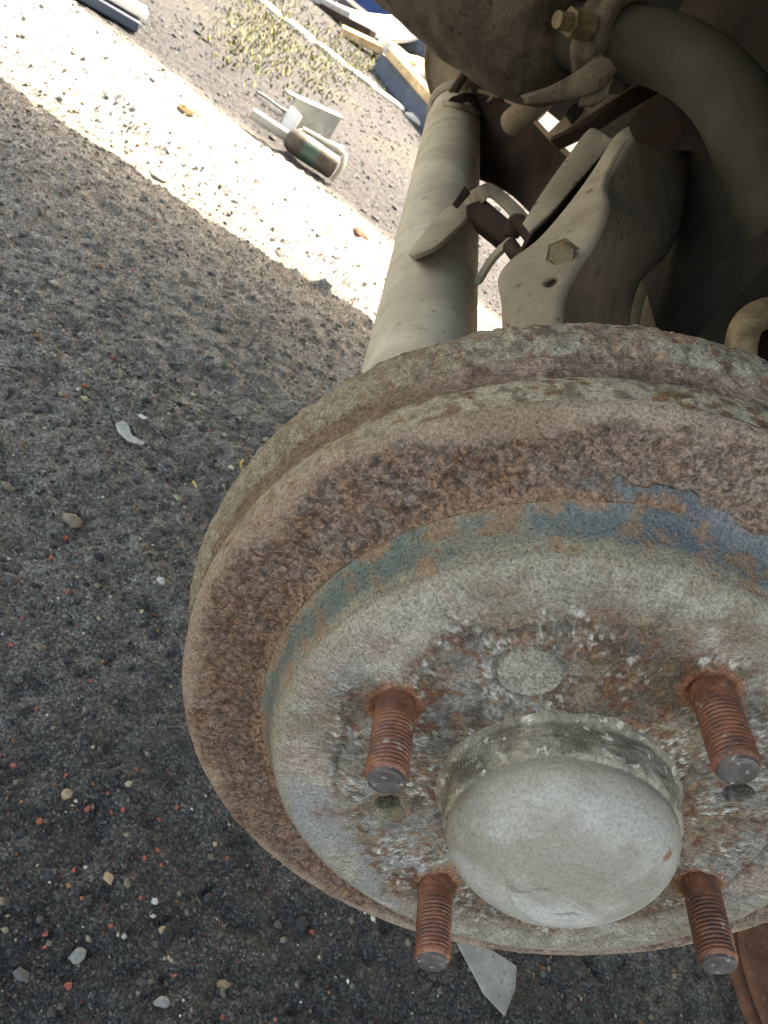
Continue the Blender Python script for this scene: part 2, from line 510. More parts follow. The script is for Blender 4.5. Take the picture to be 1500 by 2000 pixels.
tag(obj('sand_clods', V1, F1, M['grit'], cols=K1, smooth=False),
    'crumbly pale sand clods forming a sunlit strip across the ground', 'sand', kind='stuff')
FP = [((44, 49, 58), 40), ((36, 40, 48), 30), ((62, 66, 74), 10), ((106, 110, 116), 3), ((56, 57, 50), 6)]
V1, F1, K1 = scatter(12000, (-2.2, 0.8), (1.7, 4.2), (0.0032, 0.5), FP, 9, 0.5)
tag(obj('far_gravel', V1, F1, M['grit'], cols=K1, smooth=False),
    'bright sunlit grey gravel beyond the pale sandy strip', 'gravel', kind='stuff')

# moss and low weeds in the far sunlit ground
rng = np.random.default_rng(3)
mv, mf, mc = [], [], []
k = 0
for px0, py0, n, sp in ((520, 20, 520, 55), (560, 60, 420, 60), (640, 110, 420, 60), (610, 150, 260, 55), (500, 95, 240, 45), (690, 80, 260, 35), (720, 120, 200, 25)):
    for _ in range(n):
        g = G(px0 + rng.normal(0, sp), max(-60, py0 + rng.normal(0, sp * 0.6)))
        if g[1] > 6 or g[1] < 1.9: continue
        a = rng.uniform(0, 6.283); L = rng.uniform(0.006, 0.022); w = rng.uniform(0.0015, 0.0035)
        d = np.array([math.cos(a), math.sin(a), 0]); s = np.array([-d[1], d[0], 0])
        tip = g + d * L * 0.6 + np.array([0, 0, L * 0.8]); mid = g + d * L * 0.25 + np.array([0, 0, L * 0.5])
        mv += [g - s * w, g + s * w, mid + s * w, mid - s * w, tip]
        mf += [(k, k + 1, k + 2), (k, k + 2, k + 3), (k + 3, k + 2, k + 4)]
        c_ = lin(*((112, 112, 64), (92, 100, 56), (126, 118, 82))[rng.integers(3)])
        mc += [c_ * rng.uniform(0.7, 1.2)] * 5
        k += 5
tag(obj('moss', np.array(mv), np.array(mf), attrmat('moss_blades', grit=0.1), cols=np.array(mc), smooth=False),
    'yellow green moss and low weeds on the sunlit grey ground', 'moss', kind='stuff')

# ------------------------------------------------------------------ brake drum
drum = thing('brake_drum', 'rusty crusted brake drum with four bare wheel studs and grey dust cap', 'brake drum', HUB)
prof = [(0.024, 0.0000), (0.040, 0.0002), (0.0480, -0.0002), (0.0540, -0.0003), (0.0560, 0.0003), (0.0600, 0.0005), (0.0675, 0.0004), (0.0700, 0.0009), (0.0719, 0.0018),
        (0.0733, 0.0032), (0.0744, 0.0054), (0.0754, 0.0088), (0.0768, 0.0122), (0.0790, 0.0146), (0.0825, 0.0156),
        (0.0880, 0.0155), (0.0950, 0.0148), (0.0990, 0.0148), (0.1006, 0.0156), (0.1013, 0.0172), (0.1020, 0.0215), (0.1022, 0.0252),
        (0.1019, 0.0268), (0.1014, 0.0286), (0.1015, 0.0312), (0.1024, 0.0336), (0.1038, 0.0356), (0.1052, 0.0372), (0.1063, 0.0396),
        (0.1070, 0.0425), (0.1066, 0.0470), (0.1035, 0.0490), (0.0950, 0.0495)]
pr = np.array(prof)
sl = np.r_[0, np.cumsum(np.linalg.norm(np.diff(pr, axis=0), axis=1))]
NP_, NS = 300, 1500
u = np.linspace(0, sl[-1], NP_)
pr = np.c_[np.interp(u, sl, pr[:, 0]), np.interp(u, sl, pr[:, 1])]
for _ in range(2):                                   # soften the corners like a worn casting
    pr[1:-1] = pr[:-2] * 0.25 + pr[1:-1] * 0.5 + pr[2:] * 0.25
tg = np.gradient(pr, axis=0); tg /= np.linalg.norm(tg, axis=1)[:, None]
nr, nd = tg[:, 1], -tg[:, 0]                         # outward normal (radius, depth); the face looks to -depth
th = np.linspace(0, 2 * math.pi, NS, endpoint=False)
RR = np.repeat(pr[:, 0], NS); DD = np.repeat(pr[:, 1], NS); TH = np.tile(th, NP_)
NR = np.repeat(nr, NS); ND = np.repeat(nd, NS)
p3 = np.c_[RR * np.cos(TH), DD, RR * np.sin(TH)]
deg = np.degrees(TH)
n_lo = fbm(p3, 45, 4, 1); n_mid = fbm(p3, 160, 4, 2, 0.6); n_hi = fbm(p3, 480, 3, 3, 0.65); n_vhi = fbm(p3, 1100, 2, 4)
n_b = fbm(p3, 75, 4, 14); n_c = fbm(p3, 28, 3, 15); n_d = fbm(p3, 330, 3, 16, 0.65)
w_s, w_id = worley(p3, 330, 21)
w_b, w_bid = worley(p3, 190, 25)
def T(c): return np.tile(lin(*c), (len(p3), 1))
def near(a0, wdt):                                   # soft window in angle (degrees)
    d = np.abs((deg - a0 + 180) % 360 - 180)
    return sstep(wdt * 1.3, wdt * 0.7, d)
face = (DD < 0.0030) & (RR < 0.0742)
wall = (~face) & (RR < 0.0790) & (DD < 0.0158)
shoulder = (~face) & (~wall) & (DD < 0.0172) & (RR < 0.1013)
band = (~face) & (~wall) & (~shoulder) & (DD < 0.0268)
groove = (DD >= 0.0268) & (RR < 0.1035) & (DD < 0.0354)
rim = ~(face | wall | shoulder | band | groove)
col = np.zeros((len(p3), 3)); disp = np.zeros(len(p3))

# front face: grey crust outside, brown and white corrosion round the studs
inner = sstep(0.0660, 0.0545, RR + (n_b - 0.5) * 0.016)
fc = mixc(T((152, 146, 134)), T((132, 126, 114)), sstep(0.3, 0.7, n_mid))
fc = mixc(fc, T((168, 160, 148)), sstep(0.55, 0.75, n_b) * near(115, 75) * 0.7)
fc = mixc(fc, T((150, 128, 114)), sstep(0.55, 0.72, n_lo) * 0.6)
smooth_ring = sstep(0.0565, 0.0585, RR + (n_c - 0.5) * 0.004) * near(232, 52) * sstep(0.60, 0.50, n_c)
fc = mixc(fc, T((134, 133, 130)), smooth_ring)
fc = mixc(fc, T((168, 162, 150)), smooth_ring * sstep(0.58, 0.64, fbm(p3, 60, 3, 77)))
fc = mixc(fc, T((96, 92, 86)), (1 - inner) * sstep(0.58, 0.74, fbm(p3, 700, 3, 38, 0.7)) * (1 - smooth_ring) * 0.35)
fc = mixc(fc, T((190, 186, 176)), (1 - inner) * sstep(0.60, 0.74, fbm(p3, 620, 3, 39, 0.7)) * (1 - smooth_ring) * 0.25)
ic = mixc(T((136, 122, 104)), T((104, 88, 72)), sstep(0.35, 0.68, n_b))
ic = mixc(ic, T((140, 138, 132)), sstep(0.50, 0.68, n_lo) * 0.8)
ic = mixc(ic, T((98, 94, 90)), sstep(0.60, 0.72, fbm(p3, 95, 3, 31)) * 0.6)
ic = mixc(ic, T((146, 106, 78)), sstep(0.62, 0.76, fbm(p3, 340, 3, 32)) * 0.5)
ic = mixc(ic, T((72, 60, 52)), sstep(0.60, 0.72, n_d) * 0.6)
wh = sstep(0.58, 0.74, fbm(p3, 800, 3, 35, 0.7)) * sstep(0.42, 0.64, fbm(p3, 120, 3, 34))
ic = mixc(ic, T((206, 203, 194)), wh * 0.75)
ic = mixc(ic, T((112, 70, 52)), sstep(0.70, 0.80, fbm(p3, 330, 2, 36)) * 0.7)
fcol = mixc(fc, ic, inner)
crack = sstep(0.0011, 0.0003, np.abs(RR - 0.0560 + (n_mid - 0.5) * 0.004)) * sstep(0.42, 0.55, n_c)
fcol = mixc(fcol, T((72, 66, 60)), crack * 0.6)
ringn = fbm(np.c_[RR * 6, TH * 0.02, 0 * RR], 260, 3, 88)
fcol = fcol * (0.90 + 0.2 * ringn)[:, None]
fcol = mixc(fcol, T((118, 100, 82)), sstep(0.54, 0.70, fbm(p3, 85, 4, 89)) * (1 - inner) * (1 - smooth_ring) * 0.55)
fcol = mixc(fcol, T((143, 136, 117)), sstep(0.0675, 0.0722, RR + (n_mid - 0.5) * 0.004) * 0.7)
col[face] = fcol[face]
dface = inner * ((n_mid - 0.5) * 0.0011 + (n_hi - 0.5) * 0.0007 + wh * 0.0003) + (1 - inner) * ((n_hi - 0.5) * 0.00042 + (n_mid - 0.5) * 0.0004) * (1 - 0.85 * smooth_ring)
dface = dface - crack * 0.0005 + (1 - inner) * 0.0006
disp[face] = dface[face]

# hat wall: blue paint left between tan dirt and orange rust
blue = mixc(T((98, 110, 117)), T((80, 93, 103)), sstep(0.4, 0.7, n_lo))
blue = mixc(blue, T((96, 108, 100)), near(205, 75) * 0.85)
edge_n = fbm(p3, 95, 5, 81, 0.65)
wc = mixc(T((146, 139, 118)), T((128, 124, 108)), sstep(0.35, 0.65, n_hi))
wc = mixc(wc, blue, sstep(0.0040, 0.0068, DD + (edge_n - 0.5) * 0.006) * 0.8)
wc = mixc(wc, T((138, 131, 114)), sstep(0.46, 0.70, fbm(p3, 55, 5, 82, 0.65)) * 0.7)
wc = mixc(wc, T((146, 116, 92)), sstep(0.0132, 0.0154, DD + (edge_n - 0.56) * 0.014) * 0.85)
wc = mixc(wc, T((146, 114, 88)), sstep(0.60, 0.72, fbm(p3, 130, 5, 83, 0.7)) * 0.7)
col[wall] = wc[wall]
disp[wall] = ((n_hi - 0.5) * 0.00012 + (n_b - 0.5) * 0.0002)[wall]

# shoulder: thick granular rust, smoother and paler towards its outer edge
gran = sstep(0.0985, 0.0920, RR + (n_lo - 0.5) * 0.012)
sc_ = mixc(T((154, 137, 121)), T((138, 119, 103)), sstep(0.35, 0.65, n_lo))
sc_ = mixc(sc_, T((132, 104, 84)), near(205, 60) * 0.45)
rc = mixc(T((146, 122, 106)), T((118, 97, 84)), sstep(0.40, 0.62, n_hi))
rc = mixc(rc, T((158, 132, 118)), sstep(0.55, 0.70, n_hi) * 0.75)
rc = mixc(rc, T((148, 114, 92)), sstep(0.52, 0.72, fbm(p3, 230, 3, 44)) * 0.7)
rc = mixc(rc, T((134, 122, 116)), sstep(0.58, 0.74, fbm(p3, 340, 3, 47)) * 0.6)
rc = mixc(rc, T((60, 44, 46)), sstep(0.62, 0.72, fbm(p3, 640, 2, 46)) * 0.5)
rc = mixc(rc, T((164, 144, 131)), near(58, 62) * 0.55)
rc = mixc(rc, T((112, 84, 64)), near(225, 50) * 0.5)
sc_ = mixc(sc_, rc, gran)
inner_o = sstep(0.0835, 0.0795, RR + (n_b - 0.5) * 0.006)
sc_ = mixc(sc_, T((160, 126, 102)), inner_o * 0.7)
keep_blue = sstep(0.0838, 0.0824, RR + (n_c - 0.5) * 0.014 + (edge_n - 0.5) * 0.010) * sstep(0.34, 0.42, n_c + (edge_n - 0.5) * 0.35) * near(95, 55) * 0.9
sc_ = mixc(sc_, blue, keep_blue * 0.95)
col[shoulder] = sc_[shoulder]
dsh = gran * ((n_mid - 0.45) * 0.0012 + (n_d - 0.5) * 0.0018 + (n_hi - 0.5) * 0.0014) + (1 - gran) * (n_hi - 0.5) * 0.0003
disp[shoulder] = (dsh * (1 - keep_blue))[shoulder]

# outer wall: pale dust broken by rust spots, then a rusty groove and the crusted rim
p_sp = np.c_[np.cos(TH) * 0.102, DD * 1.9, np.sin(TH) * 0.102]
w_b, w_bid = worley(p_sp, 210, 25)
spots = sstep(0.50, 0.38, w_b + (n_hi - 0.5) * 0.5) * (w_bid > 0.30) * sstep(0.28, 0.42, fbm(p3, 40, 3, 51) + 0.10)
bc = mixc(T((166, 158, 138)), T((150, 142, 122)), sstep(0.35, 0.7, n_hi))
bc = mixc(bc, mixc(T((140, 104, 70)), T((112, 86, 62)), w_bid), spots * 0.95)
bc = mixc(bc, T((74, 66, 56)), sstep(0.66, 0.74, n_d) * 0.6)
bc = mixc(bc, T((142, 118, 98)), near(190, 45) * 0.45)
col[band] = bc[band]
disp[band] = ((n_hi - 0.5) * 0.0003 - spots * 0.00022)[band]
vc = mixc(T((134, 112, 102)), T((110, 90, 82)), sstep(0.4, 0.65, n_hi))
vc = mixc(vc, T((164, 142, 128)), sstep(0.56, 0.7, n_mid) * 0.7)
vc = mixc(vc, T((122, 100, 76)), near(185, 45) * 0.6)
col[groove] = vc[groove]
disp[groove] = ((n_mid - 0.5) * 0.0013 + (n_d - 0.5) * 0.0008)[groove]
rs = sstep(0.5, 0.3, w_s + (n_d - 0.5) * 0.4) * (w_id > 0.55)
oc = mixc(T((162, 154, 137)), T((140, 132, 116)), sstep(0.35, 0.7, n_hi))
oc = mixc(oc, T((132, 96, 78)), rs * 0.9)
oc = mixc(oc, T((136, 104, 84)), sstep(0.56, 0.70, fbm(p3, 150, 4, 72, 0.65)) * 0.6)
oc = mixc(oc, T((70, 62, 54)), sstep(0.62, 0.74, n_d) * 0.6)
oc = mixc(oc, T((136, 122, 98)), near(185, 45) * 0.6)
col[rim] = oc[rim]
crust = sstep(0.0375, 0.0425, DD)
disp[rim] = ((n_mid - 0.5) * 0.0006 + (n_hi - 0.5) * 0.0007 - rs * 0.0003 + crust * ((fbm(p3, 300, 4, 71, 0.7) - 0.5) * 0.0011))[rim]

# no seam where one zone meets the next
d2, c2 = disp.reshape(NP_, NS), col.reshape(NP_, NS, 3)
for _ in range(2):
    d2[1:-1] = d2[:-2] * 0.25 + d2[1:-1] * 0.5 + d2[2:] * 0.25
c2[1:-1] = c2[:-2] * 0.25 + c2[1:-1] * 0.5 + c2[2:] * 0.25
disp, col = d2.ravel(), c2.reshape(-1, 3)
# holes tapped in the face, and a round plug standing a little proud
def on_face(px, py):
    q = FACE(px, py) - HUB
    return q[0], q[2]
fx, fz = p3[:, 0], p3[:, 2]
for (hx, hy, hr, sunk) in ((1441, 1549, 0.0033, 0.0), (757, 1576, 0.0030, 0.0075)):
    cx_, cz_ = on_face(hx, hy)
    d = np.hypot(fx - cx_, fz - cz_)
    m = face & (d < 0.012)
    if sunk:
        dish = sstep(sunk, sunk * 0.55, d)
        disp[m] -= (dish * 0.0012)[m]
        col[m] = mixc(col, T((122, 112, 88)), dish * 0.8)[m]
    hole = sstep(hr + 0.0003, hr - 0.0003, d)
    disp[m] -= (hole * 0.010)[m]
    col[m] = mixc(col, T((70, 64, 50)), hole)[m]
cx_, cz_ = on_face(1035, 1313)
d = np.hypot(fx - cx_, fz - cz_) + (n_mid - 0.5) * 0.0012
m = face & (d < 0.012)
plug = sstep(0.0078, 0.0070, d)
disp[m] = (disp * (1 - plug) + plug * (0.0006 + (n_hi - 0.5) * 0.0002))[m]
col[m] = mixc(col, mixc(T((156, 152, 140)), T((128, 126, 118)), sstep(0.4, 0.7, n_b)), plug * 0.85)[m]
ring = sstep(0.0010, 0.0003, np.abs(d - 0.0079))
col[m] = mixc(col, T((90, 84, 76)), ring * 0.5)[m]; disp[m] -= (ring * 0.0003)[m]
# rust bloom where each stud comes through
STUD_A = [177.75, 87.75, -92.25, -2.25]
for a in STUD_A:
    cx_, cz_ = 0.05 * math.cos(R_(a)), 0.05 * math.sin(R_(a))
    d = np.hypot(fx - cx_, fz - cz_) + (n_mid - 0.5) * 0.003
    b_ = sstep(0.0082, 0.0056, d)
    m = face & (d < 0.014)
    col[m] = mixc(col, T((146, 92, 64)), b_ * 0.75)[m]
    disp[m] += (b_ * sstep(0.0043, 0.0060, d) * 0.0008)[m]
Rf, Df = RR + NR * disp, DD + ND * disp
V = np.c_[Rf * np.cos(TH), Df, Rf * np.sin(TH)] + HUB
ii = (np.arange(NP_ - 1)[:, None] * NS + np.arange(NS)[None, :])
jj = (np.arange(NP_ - 1)[:, None] * NS + (np.arange(NS)[None, :] + 1) % NS)
shell = obj('shell', V, np.c_[ii.ravel(), (ii + NS).ravel(), (jj + NS).ravel(), jj.ravel()], M['drum'], drum, cols=np.c_[col, np.where(shoulder, gran * (1 - keep_blue), np.where(groove, 0.45, np.where(face, inner * 0.5, np.where(rim, 0.35, 0.1))))], sharp=None)
bv, bf = lathe_geo([(0.020, 0.050), (0.0985, 0.0505), (0.1000, 0.052), (0.1000, 0.055), (0.095, 0.057), (0.060, 0.062), (0.020, 0.062)], HUB, (0, 1, 0), 96)
fix_normals(obj('backing_plate', bv, bf, M['tan2'], drum))
hv, hf = lathe_geo([(0.0001, 0.06), (0.030, 0.06), (0.032, 0.085), (0.028, 0.10), (0.028, 0.16), (0.0001, 0.16)], HUB, (0, 1, 0), 40)
fix_normals(obj('spindle', hv, hf, M['brown'], drum))

# dust cap: collar, groove, domed bowl with a flat struck circle at its tip
def dense_lathe(name, prof_, mat, parent, seg, n, dfun, cfun=None):
    q = np.array(prof_); s = np.r_[0, np.cumsum(np.linalg.norm(np.diff(q, axis=0), axis=1))]
    uu = np.linspace(0, s[-1], n); q = np.c_[np.interp(uu, s, q[:, 0]), np.interp(uu, s, q[:, 1])]
    for _ in range(3): q[1:-1] = q[:-2] * 0.25 + q[1:-1] * 0.5 + q[2:] * 0.25
    v, f = lathe_geo(q, HUB, (0, 1, 0), seg)
    loc_ = v - HUB
    dn = dfun(loc_)
    tq = np.gradient(q, axis=0); tq /= np.linalg.norm(tq, axis=1)[:, None]
    rad = np.c_[loc_[:, 0], 0 * loc_[:, 0], loc_[:, 2]]; rad /= np.linalg.norm(rad, axis=1)[:, None] + 1e-9
    nn = rad * np.repeat(-tq[:, 1], seg)[:, None]; nn[:, 1] += np.repeat(tq[:, 0], seg)
    return fix_normals(obj(name, v + nn * dn[:, None], f, mat, parent, sharp=None, cols=cfun(loc_) if cfun else None))
def cap_cols(p):
    def Tc(c): return np.tile(lin(*c), (len(p), 1))
    r = np.hypot(p[:, 0], p[:, 2])
    c = mixc(Tc((156, 153, 143)), Tc((140, 135, 124)), sstep(0.35, 0.65, fbm(p, 70, 4, 91)))
    c = mixc(c, Tc((174, 173, 167)), sstep(0.45, 0.75, fbm(p, 40, 3, 92)) * 0.7)
    c = mixc(c, Tc((150, 140, 118)), sstep(-0.0195, -0.0125, p[:, 1] + (fbm(p, 130, 3, 93) - 0.5) * 0.006) * 0.55)
    c = mixc(c, Tc((120, 112, 102)), sstep(0.68, 0.80, fbm(p, 1700, 2, 94)) * 0.35)
    c = mixc(c, Tc((128, 66, 48)), sstep(0.0016, 0.0006, np.hypot(p[:, 0] - 0.0135, p[:, 2] - 0.0190)) * (p[:, 1] > -0.022) * 0.8)
    for line, w in (([(1000, 1731), (1012, 1736), (1030, 1738), (1045, 1733), (1062, 1732), (1080, 1734)], (0.0011, 0.0010, 0.0005, 0.0004, 0.0007, 0.0002)), ([(1074, 1778), (1098, 1780), (1118, 1779), (1130, 1782)], (0.0002, 0.0003, 0.0005, 0.0003))):
        q = spline([FACE(x, y, -0.0257)[[0, 2]] - HUB[[0, 2]] for x, y in line], 30)
        wq = np.interp(np.linspace(0, 1, 30), np.linspace(0, 1, len(w)), w)
        d = np.min(np.hypot(p[:, 0][:, None] - q[None, :, 0], p[:, 2][:, None] - q[None, :, 1]) / wq[None], axis=1)
        c = mixc(c, Tc((116, 115, 109)), sstep(1.3, 0.6, d + (fbm(p, 700, 2, 95) - 0.5) * 0.8) * 0.75)
    return c
M['capattr'] = attrmat('dusty_grey_cap', grit=0.17, gs=1500, bump=0.0003, bs=1100, rough=0.7)
cap = dense_lathe('dust_cap', [(0.0268, -0.0085), (0.0271, -0.0112), (0.0272, -0.0127), (0.0269, -0.0143), (0.0262, -0.0160), (0.0250, -0.0180), (0.0231, -0.0200), (0.0205, -0.0219),
                  (0.0173, -0.0237), (0.0143, -0.0250), (0.0132, -0.0255), (0.0127, -0.0260), (0.0119, -0.0263), (0.0001, -0.0265)], M['capattr'], drum, 260, 190,
                  lambda p: (fbm(p, 75, 2, 5) - 0.5) * 0.0006 + (fbm(p, 520, 3, 6) - 0.5) * 0.00014, cap_cols)
cap['label'] = 'smooth grey domed cap over the hub centre'
collar = dense_lathe('cap_collar', [(0.0312, 0.0012), (0.0300, -0.0008), (0.0289, -0.0016), (0.0286, -0.0050), (0.0284, -0.0092), (0.0280, -0.0104), (0.0270, -0.0108), (0.0262, -0.0100)],
                     M['capring'], drum, 220, 60, lambda p: (fbm(p, 130, 4, 8) - 0.5) * 0.0010 + (fbm(p, 520, 3, 9) - 0.5) * 0.0005)
# wheel studs: rolled thread with a plain bevelled tip
def stud_mesh():
    seg, rings = 40, 190
    L0, L1, pitch, r0 = -0.004, 0.0232, 0.00115, 0.00480
    zz = np.linspace(L0, L1, rings); a = np.linspace(0, 2 * math.pi, seg, endpoint=False)
    Z, A = np.meshgrid(zz, a, indexing='ij')
    ph = (Z / pitch - A / (2 * math.pi)) % 1.0
    tri = 1 - np.abs(ph * 2 - 1)
    wear = 0.35 + 0.65 * fbm(np.c_[A.ravel() * 0.6, Z.ravel() * 300, 0 * A.ravel()], 1.0, 3, 62).reshape(A.shape)
    r = r0 - 0.00034 * wear * (1 - np.clip(tri * 1.5, 0, 1)) * sstep(0.005, 0.010, Z) * sstep(L1 - 0.0012, L1 - 0.0024, Z)
    r = r - 0.0009 * sstep(L1 - 0.0020, L1, Z) ** 1.3
    pts = np.c_[(r * np.cos(A)).ravel(), -Z.ravel(), (r * np.sin(A)).ravel()]
    pts[:, [0, 2]] *= (1 + (fbm(pts, 350, 3, 61)[:, None] - 0.5) * 0.05)
    fcs = [(i * seg + j, i * seg + (j + 1) % seg, (i + 1) * seg + (j + 1) % seg, (i + 1) * seg + j) for i in range(rings - 1) for j in range(seg)]
    return pts, fcs, seg, rings, L1
sp_, sf_, sg_, rg_, SL = stud_mesh()
smesh = obj('wheel_stud', sp_, sf_, M['stud'], None, sharp=None); fix_normals(smesh)
tv_, tf_ = lathe_geo([(0.0042, -SL + 0.0006), (0.0040, -SL - 0.0001), (0.0036, -SL - 0.00035), (0.0025, -SL - 0.00028), (0.0001, -SL - 0.0002)], (0, 0, 0), (0, 1, 0), 32)
tmesh = obj('tip', tv_, tf_, M['studtip'], None); fix_normals(tmesh)
for k_, a in enumerate(STUD_A):
    s_ = smesh if k_ == 0 else smesh.copy()
    t_ = tmesh if k_ == 0 else tmesh.copy()
    if k_: C.objects.link(s_); C.objects.link(t_)
    s_.parent = drum; t_.parent = s_
    s_.location = (0.05 * math.cos(R_(a)), 0, 0.05 * math.sin(R_(a)))
    s_.rotation_euler = (R_((0.6, -0.5, 0.4, -0.6)[k_]), R_(k_ * 97), 0)
    s_.scale = (1.0, (0.97, 0.955, 0.98, 0.965)[k_], 1.0)

# ------------------------------------------------------------------ axle beam: a dusty tube running across under the car
TA, TB = P(832, 640, 0.560), P(888, 215, 1.12)
tdir = unit(TB - TA)
axle = thing('axle_beam', 'pale dusty axle tube running from behind the drum across the car', 'axle beam', (TA + TB) / 2)
L_ = np.linalg.norm(TB - TA)
tp = np.array([TA - tdir * 0.32 + tdir * s for s in np.linspace(0, L_ + 0.30, 60)])
rad_t = 0.0355 + (vnoise(tp, 9, 4) - 0.5) * 0.0008
rad_t[-6:] = np.linspace(rad_t[-6], 0.031, 6)
tvv, tff = tube_geo(tp, rad_t, 56)
fix_normals(obj('tube', tvv, tff, M['tan'], axle, sharp=60))
# the far end: flared collar, folded bracket and the opposite backing plate
cv, cf = lathe_geo([(0.033, -0.03), (0.0375, -0.025), (0.038, 0.0), (0.0345, 0.012), (0.031, 0.02), (0.026, 0.018)], TB, tdir, 48)
fix_normals(obj('end_collar', cv, cf, M['tan2'], axle))
PB = P(968, 118, 1.36)
bv, bf = lathe_geo([(0.001, 0.0), (0.112, 0.0), (0.116, -0.004), (0.118, -0.010), (0.120, -0.010), (0.1195, -0.002), (0.115, 0.006), (0.001, 0.006)], PB, (0.0, 1, 0.05), 80)
fix_normals(obj('far_backing_plate', bv, bf, M['tan2'], axle))
fwd = MW @ np.array([0, 0, 1.0])
def tube_pt(px, py, dz=-0.003):
    d = MW @ np.array([(px - 750) / F, (py - 1000) / F, 1.0])
    for s_ in np.linspace(0.4, 1.4, 3000):
        w = CAM + d * s_ - TA; w = w - tdir * (w @ tdir)
        if np.linalg.norm(w) < 0.0365: return CAM + d * (s_ + dz)
    return P(px, py, 1.08 + dz)
plate('end_slot', [tube_pt(x, y, -0.006) for x, y in [(872, 199), (884, 188), (908, 181), (934, 184), (940, 192), (930, 207), (912, 204), (890, 204)]], fwd * 0.004, M['brown'], axle, 0.0005)  # dark plate laid on the tube in place of a shaded opening
lipq = spline([tube_pt(x, y, -0.008) for x, y in [(868, 202), (890, 207), (912, 210), (928, 218)]] + [P(938, 220, 1.07), P(955, 200, 1.06), P(970, 178, 1.05)], 30)
v_, f_ = tube_geo(lipq, 0.0035, 10); fix_normals(obj('end_lip', v_, f_, M['tan2'], axle))
for k_, (pts_, r_, mt) in enumerate((([(905, 176), (922, 146), (940, 118), (964, 116), (972, 140), (974, 168)], 0.0040, 'tan2'), ([(884, 182), (898, 160), (920, 128), (930, 106)], 0.0060, 'muffler'),
                                     ([(952, 120), (964, 140), (968, 160), (960, 178)], 0.0050, 'muffler'), ([(978, 130), (996, 140), (1000, 165), (988, 190), (974, 186)], 0.0045, 'clamp'))):
    q = spline([P(x, y, 1.06 - 0.01 * k_) for x, y in pts_], 24)
    v_, f_ = tube_geo(q, r_, 10); fix_normals(obj('end_lug', v_, f_, M[mt], axle))
v_, f_ = lathe_geo([(0.006, -0.02), (0.020, -0.02), (0.022, -0.016), (0.022, 0.016), (0.020, 0.02), (0.006, 0.02)], P(946, 160, 1.09), (MW @ unit(np.array([0.5, -0.2, 1.0]))), 32, True)
fix_normals(obj('end_bush', v_, f_, M['brown'], axle))
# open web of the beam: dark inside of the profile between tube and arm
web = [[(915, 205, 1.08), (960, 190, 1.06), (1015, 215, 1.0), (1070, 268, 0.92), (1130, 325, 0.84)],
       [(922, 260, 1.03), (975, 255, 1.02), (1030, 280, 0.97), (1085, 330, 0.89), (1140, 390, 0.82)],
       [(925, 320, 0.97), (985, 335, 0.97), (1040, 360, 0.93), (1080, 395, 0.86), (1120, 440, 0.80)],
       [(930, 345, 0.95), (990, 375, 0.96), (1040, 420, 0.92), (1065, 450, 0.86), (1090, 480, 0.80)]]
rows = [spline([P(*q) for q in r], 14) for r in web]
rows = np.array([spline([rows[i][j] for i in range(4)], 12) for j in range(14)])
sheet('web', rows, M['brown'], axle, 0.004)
edge = spline([P(*q) for q in [(935, 178, 1.07), (968, 186, 1.05), (1020, 213, 0.99), (1072, 266, 0.91), (1132, 322, 0.83)]], 24)
ev, ef = tube_geo(edge, 0.0028, 10)
obj('web_edge', ev, ef, M['tan2'], axle)

# strap bracket welded on the tube, with a channel reaching to the arm
def on_tube(px, py, lift=0.001):
    d = MW @ np.array([(px - 750) / F, (py - 1000) / F, 1.0])
    best = None
    for s in np.linspace(0.3, 1.3, 4000):
        q = CAM + d * s
        w = q - TA; w = w - tdir * (w @ tdir)
        if np.linalg.norm(w) < 0.0357 + lift: return q
    return CAM + d * 0.62
strap_o = [(800, 500), (822, 468), (850, 432), (880, 403), (905, 385), (928, 368)]
strap_i = [(810, 503), (850, 486), (884, 456), (908, 432), (926, 412), (944, 396)]
zs_ = [None, None, None, None, None, 0.60]
ro = [on_tube(x, y, 0.002) if z is None else P(x, y, z) for (x, y), z in zip(strap_o, zs_)]
ri = [on_tube(x, y, 0.012) if z is None else P(x, y, z) for (x, y), z in zip(strap_i, zs_)]
ro += [P(955, 360, 0.60), P(992, 384, 0.60), P(1028, 420, 0.59), P(1040, 452, 0.58)]
ri += [P(958, 384, 0.595), P(982, 404, 0.595), P(1004, 432, 0.585), P(1006, 462, 0.575)]
sheet('strap', np.array([spline(ro, 40), spline((np.array(ro) + np.array(ri)) / 2, 40), spline(ri, 40)]), M['tan2'], axle, 0.003, 0.0005)
plate('channel', [P(908, 400, 0.610), P(945, 385, 0.600), P(1010, 440, 0.585), P(1000, 470, 0.580), P(975, 472, 0.590), P(930, 436, 0.605)],
      (MW @ np.array([0.15, 0.3, 1.0])) * 0.012, M['brown'], axle, 0.0015)
plate('strap_tab', [P(884, 398, 0.595), P(908, 362, 0.60), P(920, 376, 0.60), P(893, 406, 0.593)], (MW @ np.array([0, 0, 1.0])) * 0.003, M['brown'], axle, 0.0005)
lg = spline([P(918, 568, 0.585), P(945, 520, 0.580), P(968, 490, 0.575), P(1000, 462, 0.57)], 20)
lg2 = spline([P(940, 548, 0.585), P(962, 512, 0.580), P(985, 488, 0.575), P(1010, 470, 0.57)], 20)
sheet('lower_leg', np.array([lg, (lg + lg2) / 2 + np.array([0, -0.003, 0]), lg2]), M['tan2'], axle, 0.004)
cl = spline([P(998, 462, 0.565), P(1008, 432, 0.562), P(1030, 452, 0.555), P(1042, 478, 0.55), P(1015, 500, 0.55), P(996, 480, 0.56)], 30)
ev, ef = tube_geo(cl, 0.0055, 12); obj('clip', ev, ef, M['brown'], axle)
